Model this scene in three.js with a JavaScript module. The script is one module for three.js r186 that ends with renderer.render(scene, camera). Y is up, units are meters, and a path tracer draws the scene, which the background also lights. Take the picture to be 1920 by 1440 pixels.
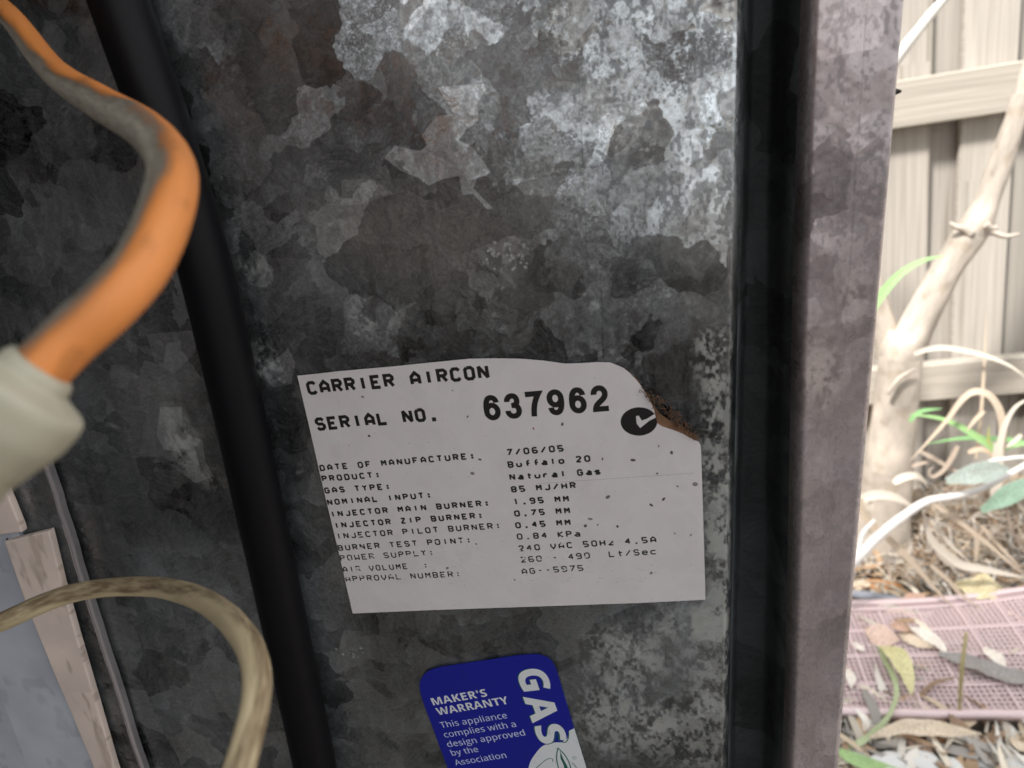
import * as THREE from 'three';
import { mergeGeometries, mergeVertices, toCreasedNormals } from 'three/addons/utils/BufferGeometryUtils.js';

// ---------------------------------------------------------------- camera, sky, sun, exposure
const scene = new THREE.Scene();
const F = 1400, IW = 1920, IH = 1440;                                  // focal length and frame of the photograph in pixels
const AX = new THREE.Vector3(0.98285499, 0.01834428, 0.1834654);      // world axes in camera axes
const AY = new THREE.Vector3(-0.07973697, 0.93946813, 0.33322913);
const AZ = new THREE.Vector3(-0.16624704, -0.34214489, 0.92482366);
const CAM = new THREE.Vector3(0, 0, 0.17520295);
const camera = new THREE.PerspectiveCamera(2 * Math.atan(IH / 2 / F) * 180 / Math.PI, 4 / 3, 0.01, 200);
{
  const m = new THREE.Matrix4().makeBasis(new THREE.Vector3(AX.x, AY.x, AZ.x), new THREE.Vector3(AX.y, AY.y, AZ.y), new THREE.Vector3(AX.z, AY.z, AZ.z));
  camera.quaternion.setFromRotationMatrix(m);
  camera.position.copy(CAM);
}
camera.focus = 0.213;
camera.userData.fStop = 18;
scene.add(camera);

const SUN = new THREE.Vector3(-0.38, 0.72, 0.48).normalize();
{
  const w = 512, h = 256, d = new Float32Array(w * h * 4), v = new THREE.Vector3();
  for (let j = 0; j < h; j++) for (let i = 0; i < w; i++) {
    const th = (j + 0.5) / h * Math.PI, ph = (i + 0.5) / w * 2 * Math.PI;      // row 0 is v = 0: straight down
    const y = -Math.cos(th), s = Math.sin(th);
    v.set(-s * Math.cos(ph), y, -s * Math.sin(ph));
    const up = Math.max(0, y), cs = Math.max(0, v.dot(SUN));
    const veil = 0.06 * Math.sin(7 * v.x + 3 * v.z) * Math.sin(5 * v.z - 4 * v.y + 1) + 0.04 * Math.sin(15 * v.x - 9 * v.z + 5 * v.y);
    const L = y < -0.02 ? 0.25 : 0.80 * ((0.75 + 0.4 * up) * (1 + veil) + 1.2 * Math.pow(cs, 24) + 0.35 * Math.pow(cs, 5));
    const k = (j * w + i) * 4;
    d[k] = L * 0.965; d[k + 1] = L * 1.0; d[k + 2] = L * 1.035; d[k + 3] = 1;
  }
  const t = new THREE.DataTexture(d, w, h, THREE.RGBAFormat, THREE.FloatType);
  t.mapping = THREE.EquirectangularReflectionMapping; t.magFilter = THREE.LinearFilter; t.minFilter = THREE.LinearFilter; t.needsUpdate = true;
  scene.background = t; scene.environment = t;
}
const sun = new THREE.DirectionalLight(new THREE.Color(1, 0.968, 0.93), 3.7);
sun.position.copy(SUN).multiplyScalar(6); sun.target.position.set(0.4, -0.6, -0.9);
sun.position.add(sun.target.position);
sun.castShadow = true; sun.shadow.radius = 15; sun.shadow.mapSize.set(2048, 2048);
Object.assign(sun.shadow.camera, { left: -3, right: 3, top: 3, bottom: -3, near: 0.1, far: 15 });
scene.add(sun, sun.target);

const renderer = new THREE.WebGLRenderer({ antialias: true });
renderer.toneMapping = THREE.LinearToneMapping;
renderer.toneMappingExposure = 1.9;
renderer.shadowMap.enabled = true;

// ---------------------------------------------------------------- helpers
let seed = 20240611;
const rnd = () => { seed = (seed + 0x6d2b79f5) | 0; let t = Math.imul(seed ^ (seed >>> 15), 1 | seed); t = (t + Math.imul(t ^ (t >>> 7), 61 | t)) ^ t; return ((t ^ (t >>> 14)) >>> 0) / 4294967296; };
const rr = (a, b) => a + (b - a) * rnd();
const V = (x, y, z) => new THREE.Vector3(x, y, z);
const clamp = (x, a = 0, b = 1) => Math.min(b, Math.max(a, x));
const sstep = (a, b, x) => { const t = clamp((x - a) / (b - a)); return t * t * (3 - 2 * t); };
// where a measured sight line of the photograph meets a plane of the place, or lies at a depth
const ray = (px, py) => { const c = V((px - IW / 2) / F, -(py - IH / 2) / F, -1); return V(c.dot(AX), c.dot(AY), c.dot(AZ)); };
const PZ = (px, py, z) => { const d = ray(px, py); return CAM.clone().addScaledVector(d, (z - CAM.z) / d.z); };
const PG = (px, py, lift = 0) => { const d = ray(px, py); return CAM.clone().addScaledVector(d, (GROUND + lift - CAM.y) / d.y); };
const PD = (px, py, t) => CAM.clone().addScaledVector(ray(px, py), t);
const GROUND = -0.78;

const hash = (x, y) => { let h = Math.imul(x | 0, 374761393) + Math.imul(y | 0, 668265263) | 0; h = Math.imul(h ^ (h >>> 13), 1274126177); return ((h ^ (h >>> 16)) >>> 0) / 4294967296; };
function noise(x, y) {
  const xi = Math.floor(x), yi = Math.floor(y); let u = x - xi, v = y - yi; u = u * u * (3 - 2 * u); v = v * v * (3 - 2 * v);
  const a = hash(xi, yi), b = hash(xi + 1, yi), c = hash(xi, yi + 1), d = hash(xi + 1, yi + 1);
  return a + (b - a) * u + (c - a) * v + (a - b - c + d) * u * v;
}
const fbm = (x, y, n = 4) => { let s = 0, a = 0.5; for (let i = 0; i < n; i++) { s += a * noise(x, y); x = x * 2.03 + 17.1; y = y * 2.03 + 9.7; a *= 0.5; } return s / (1 - Math.pow(0.5, n)); };

const taken = {};
const numbered = (n) => { const k = (taken[n] = (taken[n] ?? -1) + 1); return k ? n + '_' + String(k).padStart(3, '0') : n; };
function thing(name, label, category, at, group) {
  const o = new THREE.Group(); o.name = numbered(name); o.position.copy(at); scene.add(o);
  o.userData = { label, category }; if (group) o.userData.group = group;
  return o;
}
const worldOf = (o) => { const p = V(0, 0, 0); for (let q = o; q && q !== scene; q = q.parent) p.add(q.position); return p; };
function part(name, g, m, parent, stuff) {                       // geometry is given in world metres; things are not turned unless noted
  const w = worldOf(parent); g.translate(-w.x, -w.y, -w.z);
  const o = new THREE.Mesh(g, m); o.name = name; o.castShadow = o.receiveShadow = true; parent.add(o);
  if (stuff) o.userData.kind = 'stuff';
  return o;
}
function solo(name, g, m, label, category, group, at) {          // a thing that is one mesh
  const b = at ?? g.boundingBox ?? (g.computeBoundingBox(), V((g.boundingBox.min.x + g.boundingBox.max.x) / 2, g.boundingBox.min.y, (g.boundingBox.min.z + g.boundingBox.max.z) / 2));
  const p = b.isVector3 ? b : V(0, 0, 0);
  g.translate(-p.x, -p.y, -p.z);
  const o = new THREE.Mesh(g, m); o.name = numbered(name); o.position.copy(p); o.castShadow = o.receiveShadow = true; scene.add(o);
  o.userData = { label, category }; if (group) o.userData.group = group;
  return o;
}
const lin = (r, g, b) => new THREE.Color().setRGB(r, g, b);
const std = (r, g, b, rough = 0.8, o = {}) => new THREE.MeshStandardMaterial({ color: lin(r, g, b), roughness: rough, metalness: 0, ...o });

function geo(pos, uv, idx) {
  const g = new THREE.BufferGeometry();
  g.setAttribute('position', new THREE.BufferAttribute(new Float32Array(pos), 3));
  g.setAttribute('uv', new THREE.BufferAttribute(new Float32Array(uv), 2));
  g.setIndex(idx); g.computeVertexNormals(); return g;
}
// a tapered tube through points, with a radius at each of them
function tube(pts, radii, o = {}) {
  const seg = o.seg ?? 24, rad = o.rad ?? 10, rough = o.rough ?? 0, curve = new THREE.CatmullRomCurve3(pts, false, 'centripetal');
  const fr = curve.computeFrenetFrames(seg, false), L = curve.getLength(), pos = [], uv = [], idx = [], s0 = rnd() * 50, REF = o.ref;
  let u0 = 0;
  for (let i = 0; i <= seg; i++) {
    const t = i / seg, p = curve.getPointAt(t), f = curve.getUtoTmapping(t) * (radii.length - 1), k = Math.min(radii.length - 2, Math.floor(f));
    let r = radii[k] + (radii[k + 1] - radii[k]) * (f - k);
    if (REF) { const h = t * (REF.length - 1), m = Math.min(REF.length - 2, Math.floor(h)), ref = REF[m].clone().lerp(REF[m + 1], h - m), q = 0.5 - Math.atan2(ref.dot(fr.binormals[i]), ref.dot(fr.normals[i])) / (2 * Math.PI); u0 = i ? q + Math.round(u0 - q) : q; }
    for (let j = 0; j <= rad; j++) {
      const a = j / rad * 2 * Math.PI, q = r * (1 + rough * (fbm(s0 + 3 * Math.cos(a) + t * L / (r * 3 + 1e-4), s0 + 3 * Math.sin(a), 3) - 0.5));
      const n = fr.normals[i].clone().multiplyScalar(Math.cos(a)).addScaledVector(fr.binormals[i], Math.sin(a));
      pos.push(p.x + n.x * q, p.y + n.y * q, p.z + n.z * q); uv.push(j / rad + u0, t * L);
      if (i < seg && j < rad) { const b = i * (rad + 1) + j, c = b + rad + 1; idx.push(b, b + 1, c, b + 1, c + 1, c); }
    }
  }
  const cap = (i, flip) => {
    const c = pos.length / 3, p = curve.getPointAt(i / seg); pos.push(p.x, p.y, p.z); uv.push(0.5, i / seg * L);
    for (let j = 0; j < rad; j++) { const b = i * (rad + 1) + j; flip ? idx.push(c, b + 1, b) : idx.push(c, b, b + 1); }
  };
  cap(0, true); cap(seg, false);
  const g = geo(pos, uv, idx);
  const nn = g.attributes.normal;                                  // close the join
  for (let i = 0; i <= seg; i++) { const a = i * (rad + 1), b = a + rad, n = V(nn.getX(a) + nn.getX(b), nn.getY(a) + nn.getY(b), nn.getZ(a) + nn.getZ(b)).normalize(); nn.setXYZ(a, n.x, n.y, n.z); nn.setXYZ(b, n.x, n.y, n.z); }
  return g;
}
// a blade or leaf: a ribbon with thickness, folded along its middle, its width lying across `face`
function ribbon(pts, widths, o = {}) {
  const seg = o.seg ?? 16, th = o.th ?? 0.0006, fold = o.fold ?? 0.18, curl = o.curl ?? 0, face = (o.face ?? V(-0.15, 0.35, 0.9)).clone().normalize(), twist = o.twist ?? 0, wob = o.wob ?? 0, s0 = rnd() * 90;
  const curve = new THREE.CatmullRomCurve3(pts, false, 'centripetal'), pos = [], uv = [], idx = [], L = curve.getLength();
  const K = 5;
  for (let i = 0; i <= seg; i++) {
    const t = i / seg, p = curve.getPointAt(t), tan = curve.getTangentAt(t), f = t * (widths.length - 1), k = Math.min(widths.length - 2, Math.floor(f));
    const w = widths[k] + (widths[k + 1] - widths[k]) * (f - k);
    let side = tan.clone().cross(face).normalize(); side.applyAxisAngle(tan, twist * (t - 0.5) + (o.roll ?? 0));
    const nrm = side.clone().cross(tan).normalize();
    for (const sgn of [1, -1]) for (let j = 0; j < K; j++) {
      const u = j / (K - 1) * 2 - 1, off = w / 2 * u * (1 + wob * (noise(s0 + t * 9 * (u < 0 ? 1 : 1.3), 3 + 2 * u) - 0.5));
      const lift = (fold * Math.abs(u) + curl * u * u) * w / 2 + wob * w * 0.5 * (noise(s0 + t * 7, 7 + u * 1.5) - 0.5), q = lift + sgn * th / 2 * (Math.abs(u) > 0.99 ? 0.3 : 1);
      pos.push(p.x + side.x * off + nrm.x * q, p.y + side.y * off + nrm.y * q, p.z + side.z * off + nrm.z * q); uv.push(u * 0.5 + 0.5, t * L);
    }
    if (i < seg) {
      const a = i * 2 * K, b = a + 2 * K;
      for (let j = 0; j < K - 1; j++) { idx.push(a + j, a + j + 1, b + j, a + j + 1, b + j + 1, b + j); idx.push(a + K + j, b + K + j, a + K + j + 1, a + K + j + 1, b + K + j, b + K + j + 1); }
      idx.push(a, b, a + K, b, b + K, a + K); const e = K - 1; idx.push(a + e, a + K + e, b + e, b + e, a + K + e, b + K + e);
    }
  }
  return geo(pos, uv, idx);
}
const leafW = (w, tip = 0.08) => [0.12, 0.55, 0.85, 1, 0.97, 0.8, 0.5, tip].map((k) => k * w);
const bladeW = (w) => [0.75, 1, 1, 0.95, 0.85, 0.65, 0.4, 0.1].map((k) => k * w);
// a box between corner points, edges chamfered
function beam(x0, x1, y0, y1, z0, z1, c = 0.002, waver = 0) {
  const s = new THREE.Shape(); s.moveTo(x0 + c, y0); s.lineTo(x1 - c, y0); s.lineTo(x1, y0 + c); s.lineTo(x1, y1 - c); s.lineTo(x1 - c, y1); s.lineTo(x0 + c, y1); s.lineTo(x0, y1 - c); s.lineTo(x0, y0 + c); s.closePath();
  const g = new THREE.ExtrudeGeometry(s, { depth: z1 - z0 - 2 * c, bevelEnabled: true, bevelSize: c * 0.6, bevelThickness: c, bevelOffset: -c * 0.6, bevelSegments: 1 });
  g.translate(0, 0, z0 + c); return g;
}
function dataTex(w, h, f, srgb = false) {
  const d = new Uint8Array(w * h * 4), c = [0, 0, 0];
  const enc = (x) => { x = clamp(x); return 255 * (srgb ? (x < 0.0031308 ? 12.92 * x : 1.055 * Math.pow(x, 1 / 2.4) - 0.055) : x); };
  for (let y = 0; y < h; y++) for (let x = 0; x < w; x++) { f(x / w, y / h, c); const k = (y * w + x) * 4; d[k] = enc(c[0]); d[k + 1] = enc(c[1]); d[k + 2] = enc(c[2]); d[k + 3] = 255; }
  const t = new THREE.DataTexture(d, w, h, THREE.RGBAFormat); t.wrapS = t.wrapT = THREE.RepeatWrapping; t.magFilter = THREE.LinearFilter; t.minFilter = THREE.LinearMipmapLinearFilter; t.generateMipmaps = true;
  if (srgb) t.colorSpace = THREE.SRGBColorSpace; t.needsUpdate = true; return t;
}
const scaled = (t, u, v) => { const c = t.clone(); c.repeat.set(u, v); c.needsUpdate = true; return c; };

// ---------------------------------------------------------------- galvanised sheet: zinc crystals, each its own tilt and tone, with dark pitting and white rust
const TX0 = -0.262, TY0 = -0.252, TS = 0.326, TN = 2048;             // the sheet's texture covers 326 mm square
const toTex = (p) => [(p.x - TX0) / TS * TN, (1 - (p.y - TY0) / TS) * TN];
const GALV = (() => {
  // marks that only this sheet has: odd crystals (red: lighter, drawn as tone), brown tint (green), white rust and painted glints (blue)
  const cv = document.createElement('canvas'); cv.width = cv.height = TN; const g = cv.getContext('2d');
  g.fillStyle = '#000'; g.fillRect(0, 0, TN, TN); g.globalCompositeOperation = 'lighter';
  const poly = (style, ox, oy, k, list) => { g.fillStyle = style; g.beginPath(); list.forEach(([x, y], i) => { const [a, b] = toTex(PZ(ox + x / k, oy + y / k, 0)); i ? g.lineTo(a, b) : g.moveTo(a, b); }); g.closePath(); g.fill(); };
  const blob = (rgb, px, py, rx, ry, rot = 0) => { const [a, b] = toTex(PZ(px, py, 0)); g.save(); g.translate(a, b); g.rotate(rot); g.scale(rx, ry); const q = g.createRadialGradient(0, 0, 0, 0, 0, 1); q.addColorStop(0, `rgba(${rgb},1)`); q.addColorStop(0.55, `rgba(${rgb},.55)`); q.addColorStop(1, `rgba(${rgb},0)`); g.fillStyle = q; g.beginPath(); g.arc(0, 0, 1, 0, 7); g.fill(); g.restore(); };
  poly('rgb(200,0,0)', 640, 0, 3, [[540, 490], [800, 470], [810, 500], [760, 590], [770, 680], [700, 730], [660, 790], [740, 830], [790, 900], [840, 970], [760, 1010], [740, 1060], [850, 1170], [820, 1180], [740, 1090], [680, 1100], [660, 990], [560, 1010], [490, 1045], [430, 1000], [330, 960], [240, 890], [300, 820], [440, 850], [480, 820], [450, 760], [530, 655], [630, 640]]);
  poly('rgb(190,0,0)', 640, 0, 3, [[320, -30], [580, -30], [480, 60], [390, 170], [330, 160]]);
  poly('rgb(150,0,0)', 640, 0, 3, [[1440, 590], [1700, 560], [1740, 620], [1690, 740], [1600, 870], [1540, 870], [1450, 770]]);
  poly('rgb(95,0,0)', 640, 0, 3, [[960, 1010], [1340, 980], [1440, 960], [1440, 1110], [1490, 1210], [1400, 1220], [1310, 1100], [1030, 1100]]);
  poly('rgb(70,60,0)', 640, 0, 3, [[0, 1010], [180, 1010], [290, 1090], [150, 1140], [0, 1160]]);
  poly('rgb(130,0,0)', 1280, 0, 3, [[100, 60], [390, -20], [380, 300], [240, 240], [180, 180]]);
  poly('rgb(120,0,0)', 1280, 0, 3, [[30, 460], [360, 370], [380, 740], [180, 740], [120, 680]]);
  poly('rgb(60,0,0)', 1280, 0, 3, [[20, 700], [280, 780], [290, 880], [160, 1040], [60, 1120], [-20, 960]]);
  poly('rgb(120,0,0)', 0, 480, 3, [[900, 850], [1020, 850], [1020, 990], [1140, 1040], [1150, 1150], [1200, 1240], [1100, 1280], [960, 1180], [1050, 1110], [920, 1090], [880, 1010]]);
  poly('rgb(110,0,0)', 0, 480, 3, [[1460, 620], [1540, 590], [1620, 520], [1660, 600], [1640, 720], [1540, 740], [1460, 680]]);
  poly('rgb(70,0,0)', 0, 480, 3, [[820, 440], [1090, 420], [1100, 540], [980, 660], [870, 600]]);
  poly('rgb(90,0,0)', 1280, 0, 3, [[850, -20], [1290, -20], [1270, 250], [1060, 290], [910, 330], [850, 150]]);
  poly('rgb(60,0,0)', 1280, 0, 3, [[950, 560], [1200, 560], [1180, 840], [1060, 860], [960, 800]]);
  poly('rgb(70,0,0)', 640, 960, 3, [[1300, 690], [1520, 690], [1560, 650], [1640, 720], [1690, 800], [1500, 890], [1520, 790], [1440, 700]]);
  poly('rgb(50,0,0)', 1280, 480, 3, [[720, 400], [1080, 330], [1070, 640], [760, 680]]);
  blob('0,120,0', 900, 470, 260, 170); blob('0,110,0', 770, 430, 180, 110); blob('0,90,0', 1350, 480, 90, 160); blob('0,60,0', 620, 430, 150, 90);
  
  for (const [x, y, a, b] of [[1335, 680, 40, 60], [1345, 760, 34, 70], [1342, 860, 40, 80], [1350, 950, 40, 90], [1352, 1050, 42, 90], [1350, 1150, 60, 70], [1290, 1170, 90, 40], [1340, 1260, 70, 120], [1300, 1380, 120, 110], [1180, 1230, 120, 80], [1160, 1350, 120, 110], [1345, 640, 40, 30]]) blob('0,0,150', x, y, a * 0.95, b * 1.1);
  for (const [x, y, a, b] of [[350, 850, 50, 60], [330, 800, 40, 60], [395, 900, 40, 30], [500, 680, 50, 50], [420, 590, 50, 40], [700, 600, 70, 60], [480, 500, 40, 30], [1640, 560, 30, 60], [1560, 700, 60, 90]]) blob('0,0,90', x, y, a, b);
  g.strokeStyle = 'rgb(0,0,60)'; g.lineWidth = 2;
  for (const [cx, cy, w, h, n] of [[1045, 330, 60, 40, 60], [950, 480, 40, 25, 40], [1190, 262, 40, 24, 40], [1085, 385, 40, 30, 24], [880, 300, 30, 25, 10], [655, 1225, 30, 10, 10], [1360, 235, 30, 20, 14]]) for (let i = 0; i < n; i++) { const [a, b] = toTex(PZ(cx + rr(-w, w), cy + rr(-h, h), 0)); g.fillStyle = 'rgb(200,0,255)'; g.beginPath(); g.arc(a, b, rr(1, 2.6), 0, 7); g.fill(); }  // bright droplet glints painted in as pale flecks
  g.globalCompositeOperation = 'source-over';
  const mk = g.getImageData(0, 0, TN, TN).data;
  const S = TS * 1000, SCR = [[1108, 100, 0.4], [1083, 120, 0.25], [1052, 110, 0.18], [1232, 150, 0.2], [1650, 300, 0.2], [700, 300, 0.15]].map(([px, py, k]) => [(PZ(px, py, 0).x - TX0) * 1000, k]);                                               // mm
  const cell = 14, cellS = 5.2;
  const near = (x, y, c, salt, out) => {
    const gx = Math.floor(x / c), gy = Math.floor(y / c); let b1 = 1e9, b2 = 1e9, id = 0, bx = 0, by = 0;
    for (let j = -1; j <= 1; j++) for (let i = -1; i <= 1; i++) {
      const cx = gx + i, cy = gy + j, h = hash(cx * 3 + salt, cy * 5 - salt), sx = (cx + 0.5 + 0.9 * (h - 0.5)) * c, sy = (cy + 0.5 + 0.9 * (hash(cx + salt * 7, cy) - 0.5)) * c, ang = h * 39.1;
      const dx = x - sx, dy = y - sy, ca = Math.cos(ang), sa = Math.sin(ang), u = dx * ca + dy * sa, v = -dx * sa + dy * ca, d = Math.abs(u) * 0.75 + Math.abs(v) * 1.3 + 0.25 * Math.abs(u + v);
      if (d < b1) { b2 = b1; b1 = d; id = h; bx = u; by = v; } else if (d < b2) b2 = d;
    }
    out[0] = id; out[1] = b2 - b1; out[2] = bx; out[3] = by;
  };
  const col = new Uint8Array(TN * TN * 4), rm = new Uint8Array(TN * TN * 4), nm = new Uint8Array(TN * TN * 4), A = [0, 0, 0, 0], B = [0, 0, 0, 0];
  const enc = (x) => { x = clamp(x); return 255 * (x < 0.0031308 ? 12.92 * x : 1.055 * Math.pow(x, 1 / 2.4) - 0.055); };
  for (let j = 0; j < TN; j++) for (let i = 0; i < TN; i++) {
    const x = i / TN * S, y = j / TN * S, mi = ((TN - 1 - j) * TN + i) * 4;   // texture rows run upwards
    const n1 = noise(x / 5 + 3, y / 5), n2 = noise(x / 5 + 77, y / 5 + 31), n3 = noise(x / 1.1, y / 1.1 + 9), n4 = noise(x / 1.1 + 40, y / 1.1);
    const wx = x + 4.2 * (n1 - 0.5) + 0.8 * (n3 - 0.5), wy = y + 4.2 * (n2 - 0.5) + 0.8 * (n4 - 0.5);
    near(wx, wy, cell, 11, A); near(wx + 1.0 * (n4 - 0.5), wy + 1.0 * (n3 - 0.5), cellS, 29, B);
    const big = A[0], frag = B[0], useSmall = (big * 7.3) % 1 < 0.5 ? 0.55 : 0.15;
    let tone = 0.5 + 1.05 * (((big * 13.7) % 1) - 0.5) * (1 - useSmall) + 0.62 * (frag - 0.5) * useSmall;
    const streak = noise(A[2] * 2.6 + big * 100, A[3] * 0.45) - 0.5 + 0.6 * (noise(B[2] * 3.4 + frag * 90, B[3] * 0.5) - 0.5);
    const fine = noise(x * 3.1, y * 3.1) - 0.5, grain = hash(i, j) - 0.5;
    const m1 = fbm(x / 2.6 + 5, y / 3.6, 3), m2 = fbm(x / 0.8 + 50, y / 1.15 + 8, 2), m3 = fbm(x / 12 + 20, y / 12 + 40, 2), cloud = fbm(x / 38 + 2, y / 38 + 4, 3), drip = noise(x / 1.6, y / 26 + 3);
    const R = mk[mi] / 255, G = mk[mi + 1] / 255, W = mk[mi + 2] / 255;
    const paintedSheen = sstep(-0.062, 0.008, 0.9 * (TX0 + x / 1000) + 1.6 * (TY0 + y / 1000) + 0.03 * (cloud - 0.5)) * sstep(0.034, 0.028, TX0 + x / 1000);  // paler toward the upper right: sky sheen painted into the zinc
    let a = 0.095 + 0.42 * paintedSheen + 0.23 * tone + 0.07 * streak + 0.05 * fine + 0.02 * grain + 0.24 * (cloud - 0.5) + 0.05 * (drip - 0.5);
    a *= 1 - 0.35 * sstep(0.1, 0.0, A[1] / 3) * (1 - useSmall);
    a = a + R * (0.42 + 0.10 * streak + 0.06 * fine);
    const zone = sstep(-0.09, 0.0, TX0 + x / 1000) ;                  // the weathered side of the sheet, near the opening
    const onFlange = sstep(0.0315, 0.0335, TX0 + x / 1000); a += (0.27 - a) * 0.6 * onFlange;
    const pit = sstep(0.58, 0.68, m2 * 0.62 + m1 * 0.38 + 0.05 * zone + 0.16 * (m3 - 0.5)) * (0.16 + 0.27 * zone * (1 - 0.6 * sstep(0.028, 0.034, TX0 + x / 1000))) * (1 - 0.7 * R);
    for (const [sx, k] of SCR) if (Math.abs(x - sx - 0.25 * (noise(y / 9, sx) - 0.5)) < 0.13) a *= 1 - k * sstep(0.35, 0.6, noise(y / 14, sx * 3));
    a *= 1 - pit;
    const wr = sstep(0.36, 0.64, m1 * 0.55 + m2 * 0.45 + 0.14 * W - 0.05) * clamp(W * 1.6);
    let r = a * 0.955, gg = a * 1.0, b = a * 1.025;
    const cool = 0.04 * (fbm(x / 30 + 60, y / 30, 2) - 0.5); r *= 1 - cool; b *= 1 + cool;
    const brownTint = clamp(G * (0.35 + 0.9 * m1)) * (1 - 0.9 * clamp(R * 2)); r = r * (1 - brownTint * 0.18); gg = gg * (1 - brownTint * 0.34); b = b * (1 - brownTint * 0.48);
    r += (0.35 - r) * wr; gg += (0.347 - gg) * wr; b += (0.32 - b) * wr;
    const k = (j * TN + i) * 4;
    col[k] = enc(r); col[k + 1] = enc(gg); col[k + 2] = enc(b); col[k + 3] = 255;
    const dull = clamp(0.45 + 0.9 * (cloud - 0.5) + 0.4 * (m1 - 0.5));
    rm[k] = 255; rm[k + 1] = 255 * clamp(0.27 + 0.14 * (frag - 0.5) + 0.18 * dull - 0.05 * R - 0.05 * paintedSheen + 0.3 * wr + 0.3 * pit, 0.22, 1);
    rm[k + 2] = 255 * clamp(0.92 - 0.30 * dull - 0.85 * wr - 0.8 * pit - 0.4 * brownTint, 0.05, 1); rm[k + 3] = 255;
    const sm = useSmall, tx = ((((big * 91.7) % 1) - 0.5) * (1 - sm) + (((frag * 57.3) % 1) - 0.5) * sm) * 0.34 + 0.16 * fine + 0.10 * (n3 - 0.5), ty = ((((big * 31.3) % 1) - 0.5) * (1 - sm) + (((frag * 17.9) % 1) - 0.5) * sm) * 0.34 + 0.16 * (n4 - 0.5);
    nm[k] = 127.5 + 127.5 * tx; nm[k + 1] = 127.5 + 127.5 * ty; nm[k + 2] = 127.5 + 127.5 * Math.sqrt(1 - tx * tx - ty * ty); nm[k + 3] = 255;
  }
  const tex = (d, srgb) => { const t = new THREE.DataTexture(d, TN, TN, THREE.RGBAFormat); t.wrapS = t.wrapT = THREE.MirroredRepeatWrapping; t.magFilter = THREE.LinearFilter; t.minFilter = THREE.LinearMipmapLinearFilter; t.generateMipmaps = true; if (srgb) t.colorSpace = THREE.SRGBColorSpace; t.needsUpdate = true; return t; };
  const rmt = tex(rm, false);
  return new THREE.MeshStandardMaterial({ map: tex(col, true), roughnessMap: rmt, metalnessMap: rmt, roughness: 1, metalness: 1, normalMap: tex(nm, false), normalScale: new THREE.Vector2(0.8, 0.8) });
})();
const wave = (x, y) => 0.0007 * (fbm(x * 14 + 3, y * 14 + 5, 2) - 0.5);    // the sheet is not quite flat

// ---------------------------------------------------------------- ground
const soil = (() => {
  const t = dataTex(512, 512, (u, v, c) => { const n = fbm(u * 24, v * 24, 4), m = fbm(u * 90 + 5, v * 90, 2), s = 0.13 + 0.2 * (n - 0.3) + 0.12 * (m - 0.5); c[0] = s * 1.15; c[1] = s * 0.98; c[2] = s * 0.78; }, true);
  return new THREE.MeshStandardMaterial({ map: t, bumpMap: t, bumpScale: 0.012, roughness: 0.95 });
})();
{
  const pos = [], uv = [], idx = [], xs = [], n = 120;
  for (let i = 0; i <= n; i++) { const t = i / n * 2 - 1; xs.push(Math.sign(t) * Math.pow(Math.abs(t), 3) * 40 + t * 1.6); }
  for (let j = 0; j <= n; j++) for (let i = 0; i <= n; i++) {
    const x = xs[i] + 0.4, z = xs[j] - 0.9, nearby = Math.exp(-((x - 0.5) ** 2 + (z + 0.9) ** 2));
    pos.push(x, GROUND + nearby * (0.03 * (fbm(x * 4, z * 4, 3) - 0.62)) - 0.004, z); uv.push(x * 1.4, z * 1.4);
    if (i < n && j < n) { const a = j * (n + 1) + i; idx.push(a, a + n + 1, a + 1, a + 1, a + n + 1, a + n + 2); }
  }
  const o = new THREE.Mesh(geo(pos, uv, idx), soil); o.name = 'ground'; o.receiveShadow = true; o.userData.kind = 'structure'; scene.add(o);
}

// ---------------------------------------------------------------- paling fence (leans a few degrees)
const woodTone = [[0.42, 0.40, 0.37], [0.385, 0.37, 0.345], [0.33, 0.32, 0.295], [0.45, 0.43, 0.395]];
const woodMap = dataTex(256, 1024, (u, v, c) => {
  const s = fbm(u * 46, v * 5, 4), s2 = noise(u * 120, v * 9), st = sstep(0.62, 0.8, fbm(u * 14 + 7, v * 2.2, 3)), k = 0.74 + 0.30 * (s - 0.5) + 0.10 * (s2 - 0.5) - 0.18 * st;
  c[0] = k; c[1] = k * (1 - 0.02 * st); c[2] = k * (1 - 0.07 * st);
}, true);
const wood = woodTone.map(([r, g, b], i) => { const m = scaled(woodMap, 6, 1.1); m.offset.set(i * 0.27, i * 0.41); return new THREE.MeshStandardMaterial({ color: lin(r * 1.34, g * 1.27, b * 1.20), map: m, bumpMap: m, bumpScale: 0.0015, roughness: 0.85 }); });
const woodRail = (() => { const m = scaled(woodMap, 5, 1.2); m.rotation = Math.PI / 2; return new THREE.MeshStandardMaterial({ color: lin(0.58, 0.52, 0.435), map: m, bumpMap: m, bumpScale: 0.002, roughness: 0.85 }); })();
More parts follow.
